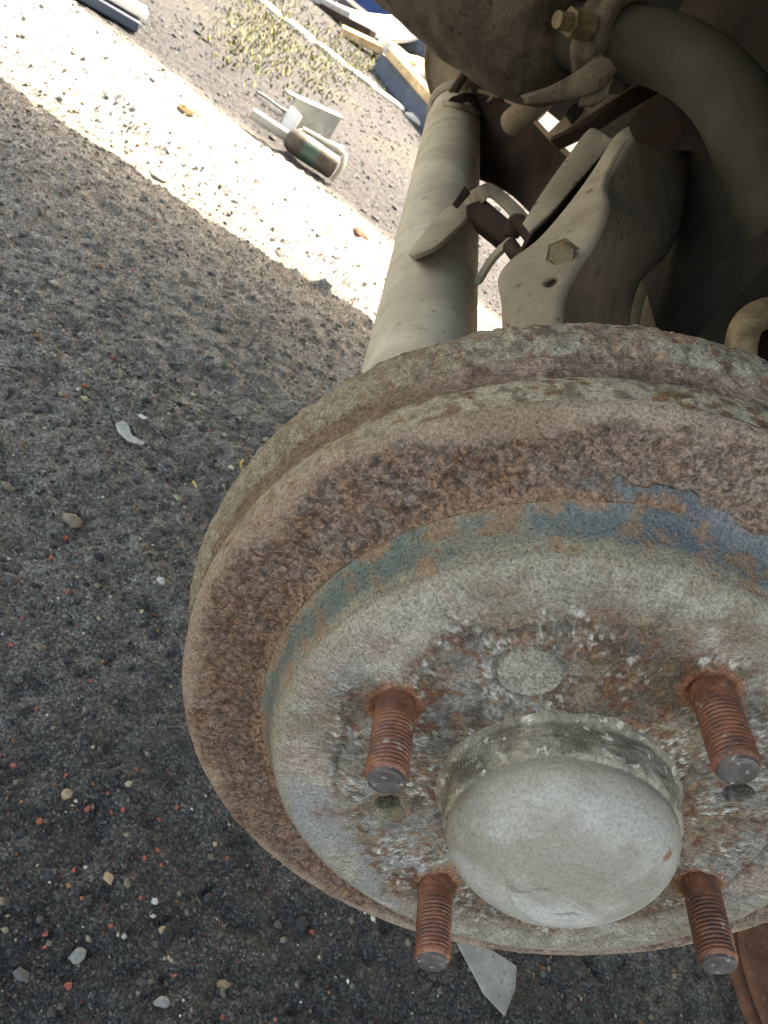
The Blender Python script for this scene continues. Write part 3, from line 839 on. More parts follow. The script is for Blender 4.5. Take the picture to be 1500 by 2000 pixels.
# ------------------------------------------------------------------ trailing arm: pressed steel channel with a bolt and an oval hole
arm = thing('trailing_arm', 'folded tan steel suspension arm standing behind the drum beside the axle tube', 'suspension arm', P(1090, 640, 0.42))
lip = [(985, 690, 0.415), (984, 600, 0.42), (976, 548, 0.43), (1000, 512, 0.44), (1055, 470, 0.455), (1115, 400, 0.475), (1165, 330, 0.50), (1200, 272, 0.52), (1226, 250, 0.53)]
mid_ = [(1040, 690, 0.395), (1040, 605, 0.40), (1032, 562, 0.41), (1055, 528, 0.418), (1105, 470, 0.435), (1150, 405, 0.456), (1176, 345, 0.483), (1208, 285, 0.512), (1230, 262, 0.527)]
fold = [(1092, 690, 0.386), (1090, 610, 0.392), (1098, 568, 0.400), (1118, 530, 0.408), (1160, 462, 0.424), (1182, 405, 0.446), (1180, 360, 0.474), (1212, 295, 0.508), (1234, 268, 0.525)]
side1 = [(1108, 690, 0.402), (1106, 615, 0.408), (1114, 575, 0.416), (1134, 540, 0.424), (1178, 474, 0.440), (1200, 420, 0.462), (1202, 372, 0.488), (1232, 310, 0.514), (1246, 280, 0.53)]
side2 = [(1162, 690, 0.465), (1160, 630, 0.470), (1168, 590, 0.478), (1188, 556, 0.487), (1232, 500, 0.504), (1260, 445, 0.525), (1272, 395, 0.552), (1290, 335, 0.585), (1296, 295, 0.60)]
side3 = [(1228, 690, 0.56), (1226, 640, 0.565), (1230, 600, 0.572), (1250, 545, 0.582), (1296, 500, 0.60), (1322, 450, 0.62), (1334, 400, 0.645), (1345, 340, 0.68), (1342, 295, 0.70)]
cols_ = [spline([P(*q) for q in r], 150) for r in (lip, mid_, fold, side1, side2, side3)]
rows = np.array([spline([c[i] for c in cols_], 70) for i in range(150)])
# oval hole: leave faces out
V, Fc = grid_geo(rows)
hole_c = P(1075, 560, 0.408); hd1 = unit(P(1083, 548, 0.408) - hole_c); hd2 = unit(P(1083, 566, 0.408) - hole_c)
def inhole(q):
    w = q - hole_c; a, b = w @ hd1, w @ hd2
    return float(sstep(1.25, 0.75, np.array((a / 0.0044) ** 2 + (b / 0.0026) ** 2)))
into = unit(hole_c - CAM)
V = np.array([q + into * 0.010 * inhole(q) for q in V])
M['flank_shade'] = dusty('shade_toned_flank_steel', (128, 116, 102), (110, 99, 87), 14, (80, 70, 60), 120, (0.6, 0.74), 0.85, 0.0004, 400, grit=0.15)  # darker copy of the arm's steel: the flank's shade is put into the colour
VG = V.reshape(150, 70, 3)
for nm_, part_, mt_ in (('dusty_bevel', VG[:, :33], 'tan2'), ('flank', VG[:, 32:], 'flank_shade')):
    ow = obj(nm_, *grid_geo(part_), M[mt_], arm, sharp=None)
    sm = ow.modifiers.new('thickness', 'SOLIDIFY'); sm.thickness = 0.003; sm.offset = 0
blade_o = [(1022, 440, 0.545), (1062, 375, 0.555), (1105, 312, 0.57), (1148, 256, 0.59), (1168, 258, 0.595)]
blade_i = [(1036, 456, 0.53), (1080, 415, 0.54), (1125, 362, 0.555), (1170, 310, 0.575), (1196, 276, 0.585)]
bo, bi = spline([P(*q) for q in blade_o], 30), spline([P(*q) for q in blade_i], 30)
sheet('inner_wall', np.array([bo, bo * 0.66 + bi * 0.34, bo * 0.33 + bi * 0.67, bi]), M['tan2'], arm, 0.003)
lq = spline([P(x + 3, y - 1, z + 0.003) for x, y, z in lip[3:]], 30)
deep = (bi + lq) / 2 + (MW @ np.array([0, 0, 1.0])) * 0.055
sheet('channel_floor', np.array([bi + (MW @ np.array([0, 0, 1.0])) * 0.004, bi * 0.8 + deep * 0.2, deep, lq * 0.8 + deep * 0.2, lq]), M['dark'], arm, 0.003, 0)  # dark material paints in the deep shade of the slot
BC = P(1098, 500, 0.418); bax = unit(P(1080, 512, 0.40) - P(1112, 488, 0.425))
bn = unit(CAM - BC) * 0.75 + unit(np.array([-0.3, -0.8, 0.3])) * 0.4; bn = unit(bn)
a_ = np.linspace(0, 2 * math.pi, 6, endpoint=False)
hex_p = [(0.0001, 0.0075), (0.0062, 0.0075), (0.0070, 0.0062), (0.0070, 0.0), (0.0092, 0.0), (0.0092, -0.004), (0.0001, -0.004)]
bv, bf = lathe_geo(hex_p, BC, bn, 6)
bo_ = fix_normals(obj('bolt', bv, bf, M['bolt'], arm, smooth=False))
bo_['label'] = 'dusty hexagonal bolt head on the suspension arm'

# ------------------------------------------------------------------ exhaust: silencer, clamp and bent pipe
ex = thing('exhaust', 'dark crusted exhaust silencer with strap clamp and bent dusty pipe', 'exhaust', P(1100, 60, 0.7))
mp = spline([P(640, -270, 0.82), P(800, -150, 0.78), P(930, -50, 0.74), P(1040, 28, 0.715), P(1110, 58, 0.70), P(1150, 68, 0.69)], 60)
mr = np.interp(np.linspace(0, 1, 60), [0, 0.4, 0.6, 0.78, 0.88, 0.96, 1.0], [0.072, 0.072, 0.070, 0.064, 0.055, 0.044, 0.032])
mvv, mff = tube_geo(mp, mr, 72)
mvv = mvv + (fbm(mvv, 40, 4, 3)[:, None] - 0.5) * 0.004
fix_normals(obj('silencer', mvv, mff, M['muffler'], ex, sharp=None))
pp = spline([P(1110, 70, 0.69), P(1160, 78, 0.66), P(1220, 84, 0.64), P(1300, 100, 0.615), P(1375, 142, 0.59), P(1432, 205, 0.565), P(1472, 290, 0.54), P(1510, 390, 0.52), P(1560, 520, 0.50)], 70)
pvv, pff = tube_geo(pp, np.interp(np.linspace(0, 1, 70), [0, .3, 1], [0.026, 0.0265, 0.0255]), 48)
fix_normals(obj('pipe', pvv, pff, M['pipe'], ex, sharp=None))
ci = 14
cc_, cd_ = pp[ci], unit(pp[ci + 2] - pp[ci - 2])
cb = [(0.0275, -0.016), (0.0335, -0.015), (0.0365, -0.012), (0.0365, -0.006), (0.0335, -0.003), (0.0335, 0.003), (0.0365, 0.006), (0.0365, 0.012), (0.0335, 0.015), (0.0275, 0.016)]
v_, f_ = lathe_geo(cb, cc_, cd_, 64, True)
v_ = v_ + (fbm(v_, 60, 3, 5)[:, None] - 0.5) * 0.003
fix_normals(obj('clamp_band', v_, f_, M['clamp'], ex, sharp=50))
so = spline([P(1172, 110, 0.615), P(1128, 142, 0.62), P(1080, 168, 0.635), P(1030, 186, 0.66), P(1018, 190, 0.67)], 30)
si = spline([P(1205, 140, 0.61), P(1165, 176, 0.615), P(1112, 192, 0.63), P(1045, 200, 0.655), P(1026, 200, 0.665)], 30)
sheet('clamp_tail', np.array([so, (so + si) / 2 + (MW @ np.array([0, 0, -1.0])) * 0.004, si]), M['clamp'], ex, 0.004)
plate('clamp_lug', [P(1130, 205, 0.625), P(1138, 178, 0.62), P(1188, 140, 0.61), P(1200, 150, 0.61), P(1186, 188, 0.612), P(1160, 206, 0.62)], (MW @ np.array([0, 0, 1.0])) * 0.004, M['clamp'], ex, 0.001)
b0, b1 = P(1088, 38, 0.605), P(1150, 50, 0.62)
bv, bf = tube_geo(np.array([b0, b0 * 0.5 + b1 * 0.5, b1]), [0.0062, 0.0066, 0.0066], 12)
nv, nf = tube_geo(np.array([b0 * 0.62 + b1 * 0.38, b1]), 0.0105, 6)
bb = fix_normals(obj('clamp_bolt', *join([(bv, bf), (nv, nf)]), M['bolt'], ex, smooth=False))

# ------------------------------------------------------------------ lateral link: two thin plates meeting under the pipe
link = thing('lateral_link', 'thin tan link plates crossing under the exhaust clamp', 'suspension link', P(1120, 220, 0.72))
for a0, a1, mt in (([(1070, 262, 0.78), (1120, 215, 0.75), (1180, 172, 0.72), (1240, 140, 0.70)], [(1082, 272, 0.775), (1135, 236, 0.745), (1205, 192, 0.715), (1275, 150, 0.695)], 'tan2'),
                   ([(1075, 272, 0.76), (1140, 240, 0.73), (1215, 190, 0.70), (1290, 150, 0.68)], [(1092, 290, 0.78), (1150, 262, 0.75), (1230, 212, 0.72), (1300, 170, 0.70)], 'brown')):
    x0, x1 = spline([P(*q) for q in a0], 20), spline([P(*q) for q in a1], 20)
    sheet('link_plate', np.array([x0, (x0 + x1) / 2, x1]), M[mt], link, 0.004)
plate('link_clip', [P(1108, 216, 0.735), P(1124, 200, 0.733), P(1142, 210, 0.73), P(1122, 236, 0.735)], (MW @ np.array([0, 0, 1.0])) * 0.01, M['dark'], link, 0.001)
rv, rf = tube_geo(spline([P(1000, 240, 0.86), P(1040, 205, 0.82), P(1075, 172, 0.79)], 10), 0.0135, 20)
fix_normals(obj('link_rod', rv, rf, M['tan2'], link))

# ------------------------------------------------------------------ rubber bush and hose beside the arm
bush = thing('rubber_bush', 'brown dusty curved bush half hidden behind the drum top', 'bush', P(1270, 600, 0.56))
for (pts_, r_, nm) in (([(1236, 760, 0.70), (1244, 640, 0.705), (1266, 540, 0.72), (1320, 430, 0.76), (1400, 300, 0.84)], 0.012, 'bush_arm'),
                       ([(1350, 820, 0.62), (1352, 690, 0.63), (1372, 580, 0.65), (1430, 450, 0.70), (1500, 280, 0.80)], 0.042, 'bush_sleeve')):
    q = spline([P(*x) for x in pts_], 26)
    v_, f_ = tube_geo(q, r_, 40); fix_normals(obj(nm, v_, f_, M['rubber'], bush, sharp=None))
hose = spline([P(1445, 720, 0.38), P(1448, 670, 0.38), P(1462, 632, 0.385), P(1495, 612, 0.39), P(1545, 612, 0.40), P(1600, 640, 0.42), P(1640, 700, 0.44)], 40)
v_, f_ = tube_geo(hose, 0.0075, 24)
ho = fix_normals(obj('brake_hose', v_, f_, M['bolt'], None, sharp=None, loc=tuple(hose[0])))
tag(ho, 'tan looped hose poking up at the right behind the drum', 'hose')

# ------------------------------------------------------------------ car body: only its shaded underside and arch come into view
body = thing('car_body', 'dark underside and wheel arch of the raised car above the axle', 'car', (0, 0.7, 0.6))
def side_outline():
    pts = [(3.2, 0.52), (3.25, 0.80), (3.1, 0.98), (2.3, 1.10), (1.75, 1.50), (0.2, 1.56), (-0.42, 1.50), (-0.66, 1.15), (-0.78, 0.86), (-0.75, 0.62), (-0.32, 0.58)]
    arch = [(0.30 * math.cos(a), 0.41 + 0.30 * math.sin(a)) for a in np.linspace(R_(150), R_(26), 22)]  # unseen arch opening set low to keep sky light off the arm
    return pts, arch
pts, arch = side_outline()
def side_poly(y):
    out = [np.array([x, y, z]) for x, z in pts]
    out += [np.array([x, y, z]) for x, z in arch]
    out += [np.array([0.34, y, 0.46])]
    return out
plate('side_panel', side_poly(-0.19), (0, 0.02, 0), M['body'], body, 0)
far = [np.array([x, 1.50, z - (0.20 if z < 0.7 else 0) + (0.05 if z < 0.7 and x > 0 else 0)]) for x, z in pts[:-1]]
plate('side_panel', far, (0, 0.02, 0), M['body'], body, 0)
roof = [(x, z) for x, z in pts[1:9]]
rows = np.array([[(x, y, z) for y in np.linspace(-0.175, 1.505, 4)] for x, z in roof])
sheet('roof', rows, M['body'], body, 0.012, 0)
# floor with pressed ribs, rising over the axle
fx_ = np.linspace(-0.73, 3.15, 90); fy_ = np.linspace(0.30, 1.49, 40)
rows = [[(x, y, 0.68 + 0.08 * sstep(-0.55, -0.25, np.array(x)) * sstep(0.7, 0.35, np.array(x)) + 0.012 * math.sin(y * 26) ** 4) for y in fy_] for x in fx_]
sheet('floor_pan', np.array(rows), M['dark'], body, 0.006, 0)
# inner wheel house: curved liner from the arch to the floor
rows = [[(0.34 * math.cos(a), y, 0.41 + 0.33 * math.sin(a)) for y in np.linspace(-0.165, 0.32, 8)] for a in np.linspace(R_(0), R_(125), 40)]  # left side of the liner left open so light reaches the tube
sheet('wheel_house', np.array(rows), M['dark'], body, 0.004, 0)
# frame rail and spring seat to the right of the arm
rail0, rail1 = P(1330, 350, 0.80), P(1530, 640, 0.62)
d_ = unit(rail1 - rail0)
v_, f_ = box_geo((rail0 + rail1) / 2, d_ * 0.22, unit(np.cross(d_, [0, 0, 1])) * 0.045, np.array([0, 0, 0.05]))
fr = fix_normals(obj('frame_rail', v_, f_, M['brown'], body)); b = fr.modifiers.new('bevel', 'BEVEL'); b.width = 0.012; b.segments = 3
SC = P(1440, 560, 0.78)
v_, f_ = lathe_geo([(0.001, 0.02), (0.06, 0.02), (0.085, 0.0), (0.09, -0.02), (0.075, -0.06), (0.001, -0.06)], SC, (0.2, -0.4, 0.9), 48)
fix_normals(obj('spring_seat', v_, f_, M['dark'], body))
plate('cross_member', [(0.10, 0.36, 0.40), (0.10, 1.1, 0.46), (0.10, 1.1, 0.68), (0.10, 0.36, 0.68)], (0.02, 0.0, 0), M['dark'], body, 0.002)

# ------------------------------------------------------------------ things lying about on the ground
M['white'] = dusty('weathered_white_plastic', (226, 226, 222), (208, 208, 202), 6, (176, 172, 160), 40, (0.62, 0.75), 0.6, 0.0002, 300, grit=0.05)
M['blue'] = dusty('faded_blue_paint', (70, 96, 150), (58, 80, 128), 5, (96, 110, 140), 30, (0.6, 0.75), 0.5, 0.0002, 200, grit=0.05, spec=0.4)
M['slate'] = dusty('slate_blue_metal', (70, 80, 96), (56, 64, 78), 6, (96, 96, 98), 40, (0.6, 0.75), 0.6, 0.0003, 200)
M['wood'] = dusty('weathered_plank', (190, 164, 126), (158, 132, 98), 14, (112, 88, 62), 60, (0.58, 0.7), 0.85, 0.001, 120)
M['concrete'] = dusty('pale_concrete', (176, 172, 162), (150, 146, 136), 9, (110, 106, 94), 60, (0.6, 0.74), 0.9, 0.001, 120)
M['steel'] = dusty('dull_grey_steel', (122, 126, 124), (98, 102, 100), 14, (80, 78, 72), 90, (0.6, 0.72), 0.55, 0.0003, 300, spec=0.5)
M['green'] = dusty('dark_green_band', (36, 66, 58), (28, 52, 47), 30, (60, 74, 66), 120, (0.62, 0.72), 0.5, 0.0002, 300, spec=0.5)
M['canbrown'] = dusty('brown_grimy_canister', (76, 70, 64), (54, 49, 45), 30, (56, 47, 40), 120, (0.6, 0.72), 0.6, 0.0003, 300)
M['rustdisc'] = dusty('brown_rusted_iron', (112, 76, 60), (88, 60, 48), 40, (132, 100, 82), 150, (0.6, 0.72), 0.8, 0.0005, 400, grit=0.2)
M['red'] = dusty('red_brick_chip', (160, 88, 72), (132, 70, 58), 200, (178, 118, 96), 600, (0.6, 0.7), 0.85, 0.0002, 900, grit=0.15)
M['tanstone'] = dusty('tan_pebble', (160, 138, 108), (136, 116, 92), 120, None, rough=0.8, bump=0.0002, bs=700, grit=0.15)
M['palestone'] = dusty('pale_pebble', (136, 134, 126), (114, 112, 105), 100, None, rough=0.75, bump=0.0002, bs=700, grit=0.12)
M['paper'] = dusty('dirty_white_sheet', (160, 157, 145), (140, 136, 125), 40, (112, 107, 97), 160, (0.60, 0.72), 0.8, 0.0001, 500, grit=0.05)
M['straw'] = dusty('dry_straw', (190, 164, 104), (160, 134, 84), 60, None, rough=0.8, grit=0.1)

M['scrap'] = dusty('grubby_white_scrap', (184, 183, 178), (160, 158, 150), 120, (120, 116, 108), 300, (0.58, 0.7), 0.7, 0.0003, 400, grit=0.1)
def lie(px, py, dz=0.0):
    g = G(px, py); return np.array([g[0], g[1], gz(g[0], g[1]) + dz])

# red brick chips
chips = [(30, 1489, 5), (75, 1378, 4.6), (180, 1325, 4.4), (6, 1464, 4.5), (133, 1507, 4), (178, 1571, 6.5), (215, 1544, 5), (222, 1580, 4.6), (243, 1578, 6), (268, 1500, 4.6),
         (317, 1593, 6), (351, 1571, 5.6), (80, 1598, 6), (312, 1655, 5), (287, 1672, 5.4), (318, 1686, 4.6), (447, 1671, 5), (150, 1692, 5), (94, 1815, 6.5), (221, 1802, 5.4),
         (140, 1918, 7), (344, 1902, 6), (90, 1846, 4.2), (613, 1817, 6), (166, 752, 9), (128, 772, 7), (137, 1036, 8), (108, 1074, 7), (133, 1152, 6), (308, 1194, 6), (300, 777, 6),
         (390, 710, 7), (224, 690, 6), (262, 520, 8), (162, 1208, 5), (275, 1752, 4.5), (163, 1750, 4), (25, 1250, 6), (540, 1990, 5), (700, 1722, 4.6)]
for k, (x, y, s_) in enumerate(chips):
    c0 = lie(x, y, 0.0012)
    r_ = s_ * 0.00036
    rr = np.random.default_rng(k + 50)
    v_, f_ = lump((0, 0, 0), np.array([1.0, 0.75, 0.5]) * r_ * rr.uniform(0.8, 1.2, 3), k, 1, 0.6)
    a = rr.uniform(0, 6.28); rot = np.array([[math.cos(a), -math.sin(a), 0], [math.sin(a), math.cos(a), 0], [0, 0, 1]])
    o = obj('brick_chip', v_ @ rot.T, f_, M['red'], None, smooth=False); o.location = c0
    tag(o, 'tiny red brick chip lying loose on the dark gravel ground', 'brick chip', 'red brick chips strewn on the ground')

def stone(px, py, size, mat, seed, label, cat='stone', name='pebble'):
    v_, f_ = lump((0, 0, 0), size, seed, 3, 0.35)
    o = obj(name, v_, f_, mat, None, sharp=None); o.location = lie(px, py, size[2] * 0.15)
    o.rotation_euler = (0, 0, seed * 1.3)
    return tag(o, label, cat)
stone(160, 1858, (0.0062, 0.0045, 0.003), M['palestone'], 3, 'pale oval pebble in dark gravel at the lower left')
stone(447, 1919, (0.0058, 0.0042, 0.004), M['tanstone'], 5, 'largest tan stone in the dark gravel below the drum')
stone(135, 1544, (0.0036, 0.003, 0.0026), M['tanstone'], 6, 'small yellowish pebble among red chips left of the drum')
stone(216, 1710, (0.0030, 0.0042, 0.0022), M['tanstone'], 8, 'narrow tan pebble between red chips at lower left')
stone(322, 1812, (0.0026, 0.0022, 0.0022), M['tanstone'], 9, 'round yellow pebble in the gravel under the drum')
stone(320, 1955, (0.0050, 0.0032, 0.002), M['palestone'], 10, 'flat pale pebble at the bottom edge of the gravel')
stone(315, 338, (0.020, 0.015, 0.006), M['palestone'], 12, 'flat pale stone beside the shadow edge of the sandy strip')
stone(368, 222, (0.030, 0.018, 0.014), M['wood'], 13, 'brown clod on the sunlit sandy strip', 'clod', 'dirt_clod')
stone(700, 462, (0.022, 0.014, 0.010), M['rustdisc'], 14, 'reddish clod at the end of the sandy strip near the tube', 'clod', 'dirt_clod')

# white plastic scrap, straw and twig
sc0 = [(226, 826), (240, 822), (250, 834), (258, 848), (284, 864), (278, 868), (252, 858), (232, 842)]
pl = [lie(x, y, 0.004) for x, y in sc0]
tag(plate('plastic_scrap', pl, (0, 0, 0.0012), M['scrap'], None, 0.0004, loc=tuple(np.mean(pl, axis=0))), 'torn white plastic scrap lying on the shaded ground', 'scrap')
pl = [lie(x, y, 0.003) for x, y in [(266, 812), (274, 810), (286, 824), (276, 822)]]
tag(plate('plastic_scrap', pl, (0, 0, 0.001), M['scrap'], None, 0.0003, loc=tuple(np.mean(pl, axis=0))), 'smaller white plastic flake beside the torn scrap', 'scrap')
for pts_, r_, mt, lb, nm in (([(381, 934), (386, 952)], 0.0014, 'straw', 'short yellow straw stub on the ground left of the drum', 'straw'),
                             ([(312, 868), (335, 885), (360, 908), (380, 934)], 0.0005, 'canbrown', 'thin dark stalk between white scrap and straw stub', 'stalk'),
                             ([(220, 1632), (236, 1612), (254, 1592)], 0.0007, 'canbrown', 'grey twig among red chips left of the drum', 'twig'),
                             ([(470, 905), (466, 915), (480, 935)], 0.0016, 'straw', 'bent dry stem against the left edge of the drum', 'stem')):
    q = spline([lie(x, y, 0.002) for x, y in pts_], 12)
    v_, f_ = tube_geo(q, np.linspace(r_, r_ * 0.6, 12), 8)
    tag(fix_normals(obj(nm, v_, f_, M[mt], None, loc=tuple(q[0]))), lb, nm)

# pale sheet under the drum
pl = [lie(884, 1838, 0.004), lie(905, 1842, 0.006), lie(950, 1868, 0.010), lie(1001, 1892, 0.012), lie(992, 1940, 0.010), lie(976, 1990, 0.008), lie(938, 1945, 0.005)]
tag(plate('card_sheet', pl, (0, 0, 0.0012), M['paper'], None, 0.0002, loc=tuple(np.mean(pl, axis=0))), 'pointed pale grey card sheet lying under the drum', 'card')

# old rusty brake disc lying under the car to the right
DC = lie(1590, 1985, 0.0)
disc = thing('brake_disc', 'rusty brown brake disc lying on the ground at the lower right corner', 'brake disc', DC)
v_, f_ = lathe_geo([(0.060, 0.004), (0.122, 0.004), (0.125, 0.006), (0.125, 0.013), (0.122, 0.015), (0.116, 0.0155), (0.116, 0.019), (0.122, 0.0195), (0.125, 0.021), (0.125, 0.028), (0.122, 0.030), (0.060, 0.030)], DC, (0.05, -0.05, 1), 120, True)
fix_normals(obj('friction_ring', v_, f_, M['rustdisc'], disc))
v_, f_ = lathe_geo([(0.034, 0.030), (0.072, 0.030), (0.072, 0.064), (0.068, 0.068), (0.034, 0.068)], DC, (0.05, -0.05, 1), 80, True)
fix_normals(obj('hat', v_, f_, M['rustdisc'], disc))

# canister lying at the edge of the sandy strip
A_, B_ = lie(478, 246, 0.020), lie(640, 352, 0.034)
A_[2] = B_[2] = 0.032
ax_ = unit(B_ - A_); Lc = np.linalg.norm(B_ - A_)
can = thing('canister', 'brown canister with green band and pale spout lying by the sandy strip', 'canister', (A_ + B_) / 2)
for nm, pf, mt in (('spout', [(0.001, 0.0), (0.011, 0.0), (0.0125, 0.004), (0.0125, Lc * 0.42), (0.001, Lc * 0.42)], 'steel'),
                   ('shoulder', [(0.013, Lc * 0.41), (0.020, Lc * 0.43), (0.026, Lc * 0.48), (0.0275, Lc * 0.55), (0.0275, Lc * 0.60), (0.01, Lc * 0.60)], 'canbrown'),
                   ('green_band', [(0.01, Lc * 0.60), (0.0282, Lc * 0.60), (0.0282, Lc * 0.78), (0.01, Lc * 0.78)], 'green'),
                   ('barrel', [(0.01, Lc * 0.775), (0.0275, Lc * 0.78), (0.0275, Lc * 0.97), (0.025, Lc), (0.001, Lc)], 'canbrown')):
    v_, f_ = lathe_geo(pf, A_, ax_, 36); fix_normals(obj(nm, v_, f_, M[mt], can))
upz = np.array([0, 0, 1.0]); sdv = unit(np.cross(ax_, upz))
hp = [A_ + ax_ * Lc * 0.52 + upz * 0.030 + sdv * -0.01, A_ + ax_ * Lc * 0.75 + upz * 0.034 + sdv * -0.01, A_ + ax_ * Lc * 1.0 + upz * 0.036 + sdv * -0.01, A_ + ax_ * Lc * 1.06 + upz * 0.01, A_ + ax_ * Lc * 1.04 - upz * 0.028]
v_, f_ = tube_geo(spline(hp, 30), 0.0055, 10); fix_normals(obj('handle', v_, f_, M['concrete'], can))

# grey steel channel behind the canister
A_, B_ = lie(575, 262, 0.03), lie(672, 300, 0.03)
ax_ = unit((B_ - A_) * [1, 1, 0]); sd_ = np.array([-ax_[1], ax_[0], 0])
ch = thing('steel_channel', 'grey steel channel offcut lying just behind the canister', 'channel', (A_ + B_) / 2)
for nm, c_, hx, hy, hz in (('flange', A_ + ax_ * 0.06 + sd_ * 0.03 + upz * 0.012, 0.085, 0.003, 0.036), ('flange', A_ + ax_ * 0.06 - sd_ * 0.03 - upz * 0.012, 0.085, 0.003, 0.012),
                           ('web', A_ + ax_ * 0.06 - upz * 0.026, 0.085, 0.030, 0.003), ('end_plate', A_ - ax_ * 0.03, 0.004, 0.022, 0.026), ('top_strip', A_ + ax_ * 0.055 + sd_ * 0.042 + upz * 0.045, 0.10, 0.010, 0.003)):
    v_, f_ = box_geo(c_, ax_ * hx, sd_ * hy, upz * hz); o = fix_normals(obj(nm, v_, f_, M['white' if nm == 'end_plate' else 'steel'], ch))
    b = o.modifiers.new('bevel', 'BEVEL'); b.width = 0.0015; b.segments = 2
q = spline([lie(500, 184, 0.006), lie(520, 200, 0.012), lie(542, 216, 0.012), lie(572, 232, 0.012)], 20)
v_, f_ = tube_geo(q, 0.0035, 10)
tag(fix_normals(obj('pale_strip', v_, f_, M['steel'], None, loc=tuple(q[0]))), 'thin pale strip lying on the grey ground behind the canister', 'strip')
# white moulding at the top left
A_, B_ = lie(178, 6, 0.02), lie(244, 44, 0.02)
ax_ = unit((B_ - A_) * [1, 1, 0]); sd_ = np.array([-ax_[1], ax_[0], 0])
ml = thing('moulding', 'white plastic moulding lying on the sandy strip at the top left', 'moulding', (A_ + B_) / 2)
for nm, c_, hx, hy, hz, mt in (('strip', (A_ + B_) / 2 + upz * 0.022 + sd_ * 0.012, 0.075, 0.024, 0.010, 'white'), ('base', (A_ + B_) / 2 - ax_ * 0.02 - upz * 0.004, 0.085, 0.030, 0.012, 'slate')):
    v_, f_ = box_geo(c_, ax_ * hx, sd_ * hy, upz * hz); o = fix_normals(obj(nm, v_, f_, M[mt], ml))
    b = o.modifiers.new('bevel', 'BEVEL'); b.width = 0.004; b.segments = 2

# ------------------------------------------------------------------ heap at the far edge of the yard
K0, K1 = lie(430, -60), lie(850, 262)
kd = unit((K1 - K0) * [1, 1, 0]); ks = np.array([-kd[1], kd[0], 0])
kr = thing('kerb', 'bright worn concrete kerb edging the far side of the grey ground', 'kerb', (K0 + K1) / 2)
nb_ = 7; Lk = np.linalg.norm(K1 - K0)
for i in range(nb_):
    c_ = K0 + kd * Lk * (i + 0.5) / nb_ + upz * 0.012
    v_, f_ = lump((0, 0, 0), (1, 1, 1), 40 + i, 3, 0.35)
    v_ = np.sign(v_) * np.abs(v_) ** 0.45                     # a worn block, half sunk
    v_ = c_ - upz * 0.02 + v_[:, :1] * kd * (Lk / nb_ / 2 - 0.004) + v_[:, 1:2] * ks * 0.045 + v_[:, 2:] * upz * 0.022
    obj('kerb_stone', v_, f_, M['concrete'], kr, sharp=None)
def at_y(px, py, y):
    d = MW @ np.array([(px - 750) / F, (py - 1000) / F, 1.0]); return CAM + d * ((y - CAM[1]) / d[1])
# slate sheet on edge with a plank laid along it
S0, S1 = lie(742, 150), lie(850, 280)
sdn = unit((S1 - S0) * [1, 1, 0]); ssn = np.array([-sdn[1], sdn[0], 0])
v_, f_ = box_geo((S0 + S1) / 2 + upz * 0.03 + ssn * 0.02, sdn * (np.linalg.norm(S1 - S0) / 2 + 0.1), ssn * 0.015, upz * 0.045)
tag(fix_normals(obj('metal_sheet', v_, f_, M['slate'], None, loc=tuple((S0 + S1) / 2))), 'slate blue metal sheet on edge under the long plank', 'metal sheet')
v_, f_ = box_geo((S0 + S1) / 2 + upz * 0.096 + ssn * 0.03, sdn * (np.linalg.norm(S1 - S0) / 2 + 0.06), ssn * 0.035, upz * 0.020)
o = fix_normals(obj('plank', v_, f_, M['wood'], None, loc=tuple((S0 + S1) / 2))); b = o.modifiers.new('bevel', 'BEVEL'); b.width = 0.006
tag(o, 'long sunlit wooden plank lying on the slate metal sheet', 'plank')
Y0 = 4.6
bum = thing('white_bumper', 'bright white plastic bumper on the heap at the far edge', 'bumper', at_y(740, 110, Y0))
x0 = spline([at_y(625, 8, Y0 + 0.35), at_y(680, 30, Y0 + 0.1), at_y(740, 40, Y0), at_y(800, 40, Y0 - 0.05), at_y(834, 56, Y0 - 0.1)], 24)
x1 = spline([at_y(628, 24, Y0 + 0.3), at_y(680, 56, Y0), at_y(740, 74, Y0 - 0.1), at_y(790, 78, Y0 - 0.15), at_y(828, 68, Y0 - 0.15)], 24)
sheet('bumper_skin', np.array([x0 + [0, 0.18, 0.02], x0, (x0 + x1) / 2 - [0, 0.03, 0], x1, x1 + [0, 0.14, -0.02]]), M['white'], bum, 0.006)
pl = [at_y(705, 52, Y0 - 0.02), at_y(742, 62, Y0 - 0.02), at_y(765, 92, Y0 - 0.05), at_y(742, 108, Y0 - 0.05), at_y(716, 96, Y0 - 0.05)]
plate('bumper_lug', pl, (0, 0.12, 0), M['slate'], bum, 0.006)
tub = thing('white_tub', 'white tub standing below the bumper on the far heap', 'tub', lie(742, 122))
v_, f_ = lathe_geo([(0.001, 0.0), (0.055, 0.0), (0.070, 0.08), (0.074, 0.085), (0.068, 0.087), (0.052, 0.01), (0.001, 0.01)], lie(742, 116), (0.25, 0.1, 1), 30)
fix_normals(obj('tub_wall', v_, f_, M['white'], tub))
bp = at_y(705, 22, 5.5)
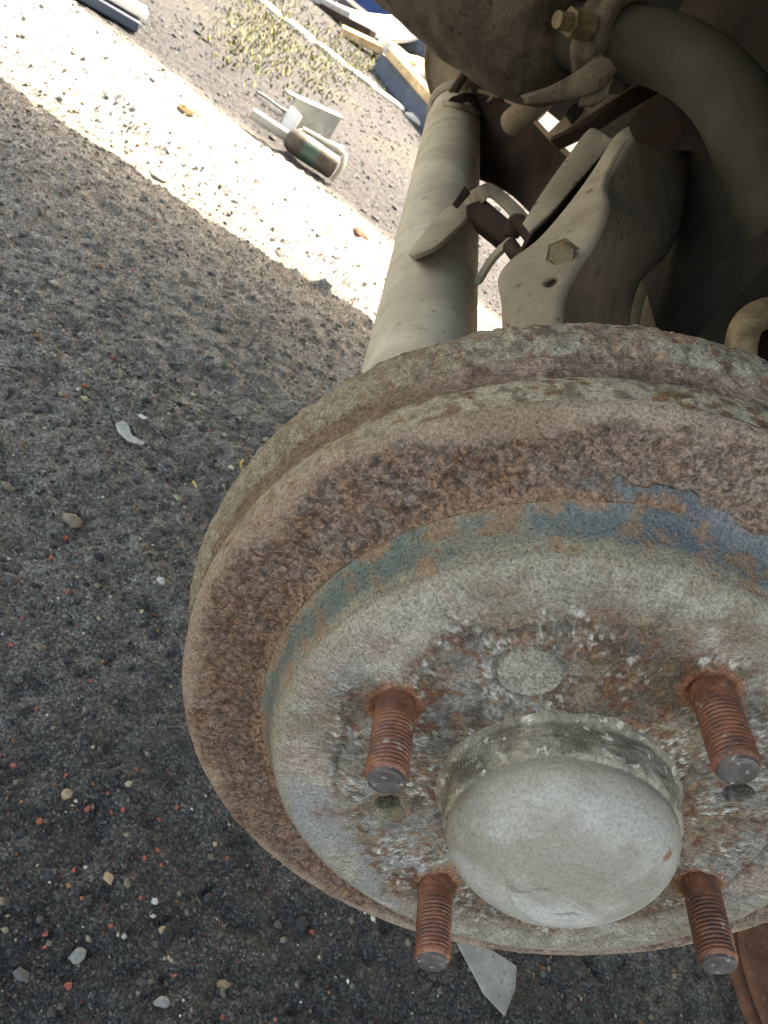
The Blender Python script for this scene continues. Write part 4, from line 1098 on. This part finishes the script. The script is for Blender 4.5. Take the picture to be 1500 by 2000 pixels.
bl = thing('blue_car_panel', 'blue car panel standing beyond the white bumper', 'car panel', (bp[0], 5.5, 0))
q0 = spline([(bp[0] - 0.75, 5.9, 0.0), (bp[0] - 0.2, 5.55, 0.0), (bp[0] + 0.3, 5.45, 0.0), (bp[0] + 0.9, 5.5, 0.0)], 20)
sheet('panel_skin', np.array([q0 + [0, 0, 0.02], q0 + [0, -0.04, 0.2], q0 + [0, -0.03, 0.4], q0 + [0, 0.05, 0.6]]), M['blue'], bl, 0.02)
v_, f_ = tube_geo(q0 + [0, -0.05, 0.17], 0.03, 12); fix_normals(obj('panel_rail', v_, f_, M['white'], bl))
for k, (px0, py0, ln, wd, ang, mt, lb) in enumerate(((672, 52, 0.16, 0.03, 0.5, 'brown', 'dark brown batten under the left end of the white bumper'), (700, 88, 0.10, 0.05, -0.2, 'wood', 'short brown board leaning below the bumper'),
                                                     (778, 118, 0.20, 0.035, -0.7, 'white', 'narrow white strip behind the long plank'), (640, 22, 0.12, 0.04, 0.2, 'concrete', 'pale broken block at the top edge near the moss'))):
    g0 = lie(px0, py0, 0.03); dv = np.array([math.cos(ang), -math.sin(ang), 0.18]); sv = unit(np.cross(dv, upz))
    v_, f_ = box_geo(g0, unit(dv) * ln, sv * wd, unit(np.cross(sv, dv)) * 0.018)
    o = fix_normals(obj('scrap_board', v_, f_, M[mt], None, loc=tuple(g0))); b = o.modifiers.new('bevel', 'BEVEL'); b.width = 0.004
    tag(o, lb, 'scrap board', 'scrap on the far heap')
for k, (x, y, yy, mt, lb) in enumerate(((800, 130, 4.2, 'wood', 'brown wooden block beside the white tub'), (815, 95, 4.7, 'slate', 'dark metal lump behind the plank'), (820, 185, 3.9, 'palestone', 'grey rubble lump behind the plank by the far plate'))):
    c0 = at_y(x, y, yy); c0[2] = max(0.03, c0[2])
    v_, f_ = lump((0, 0, 0), (0.12, 0.10, max(0.06, c0[2])), 20 + k, 3, 0.6)
    o = obj('rubble', v_, f_, M[mt], None, sharp=35); o.location = c0
    tag(o, lb, 'rubble')
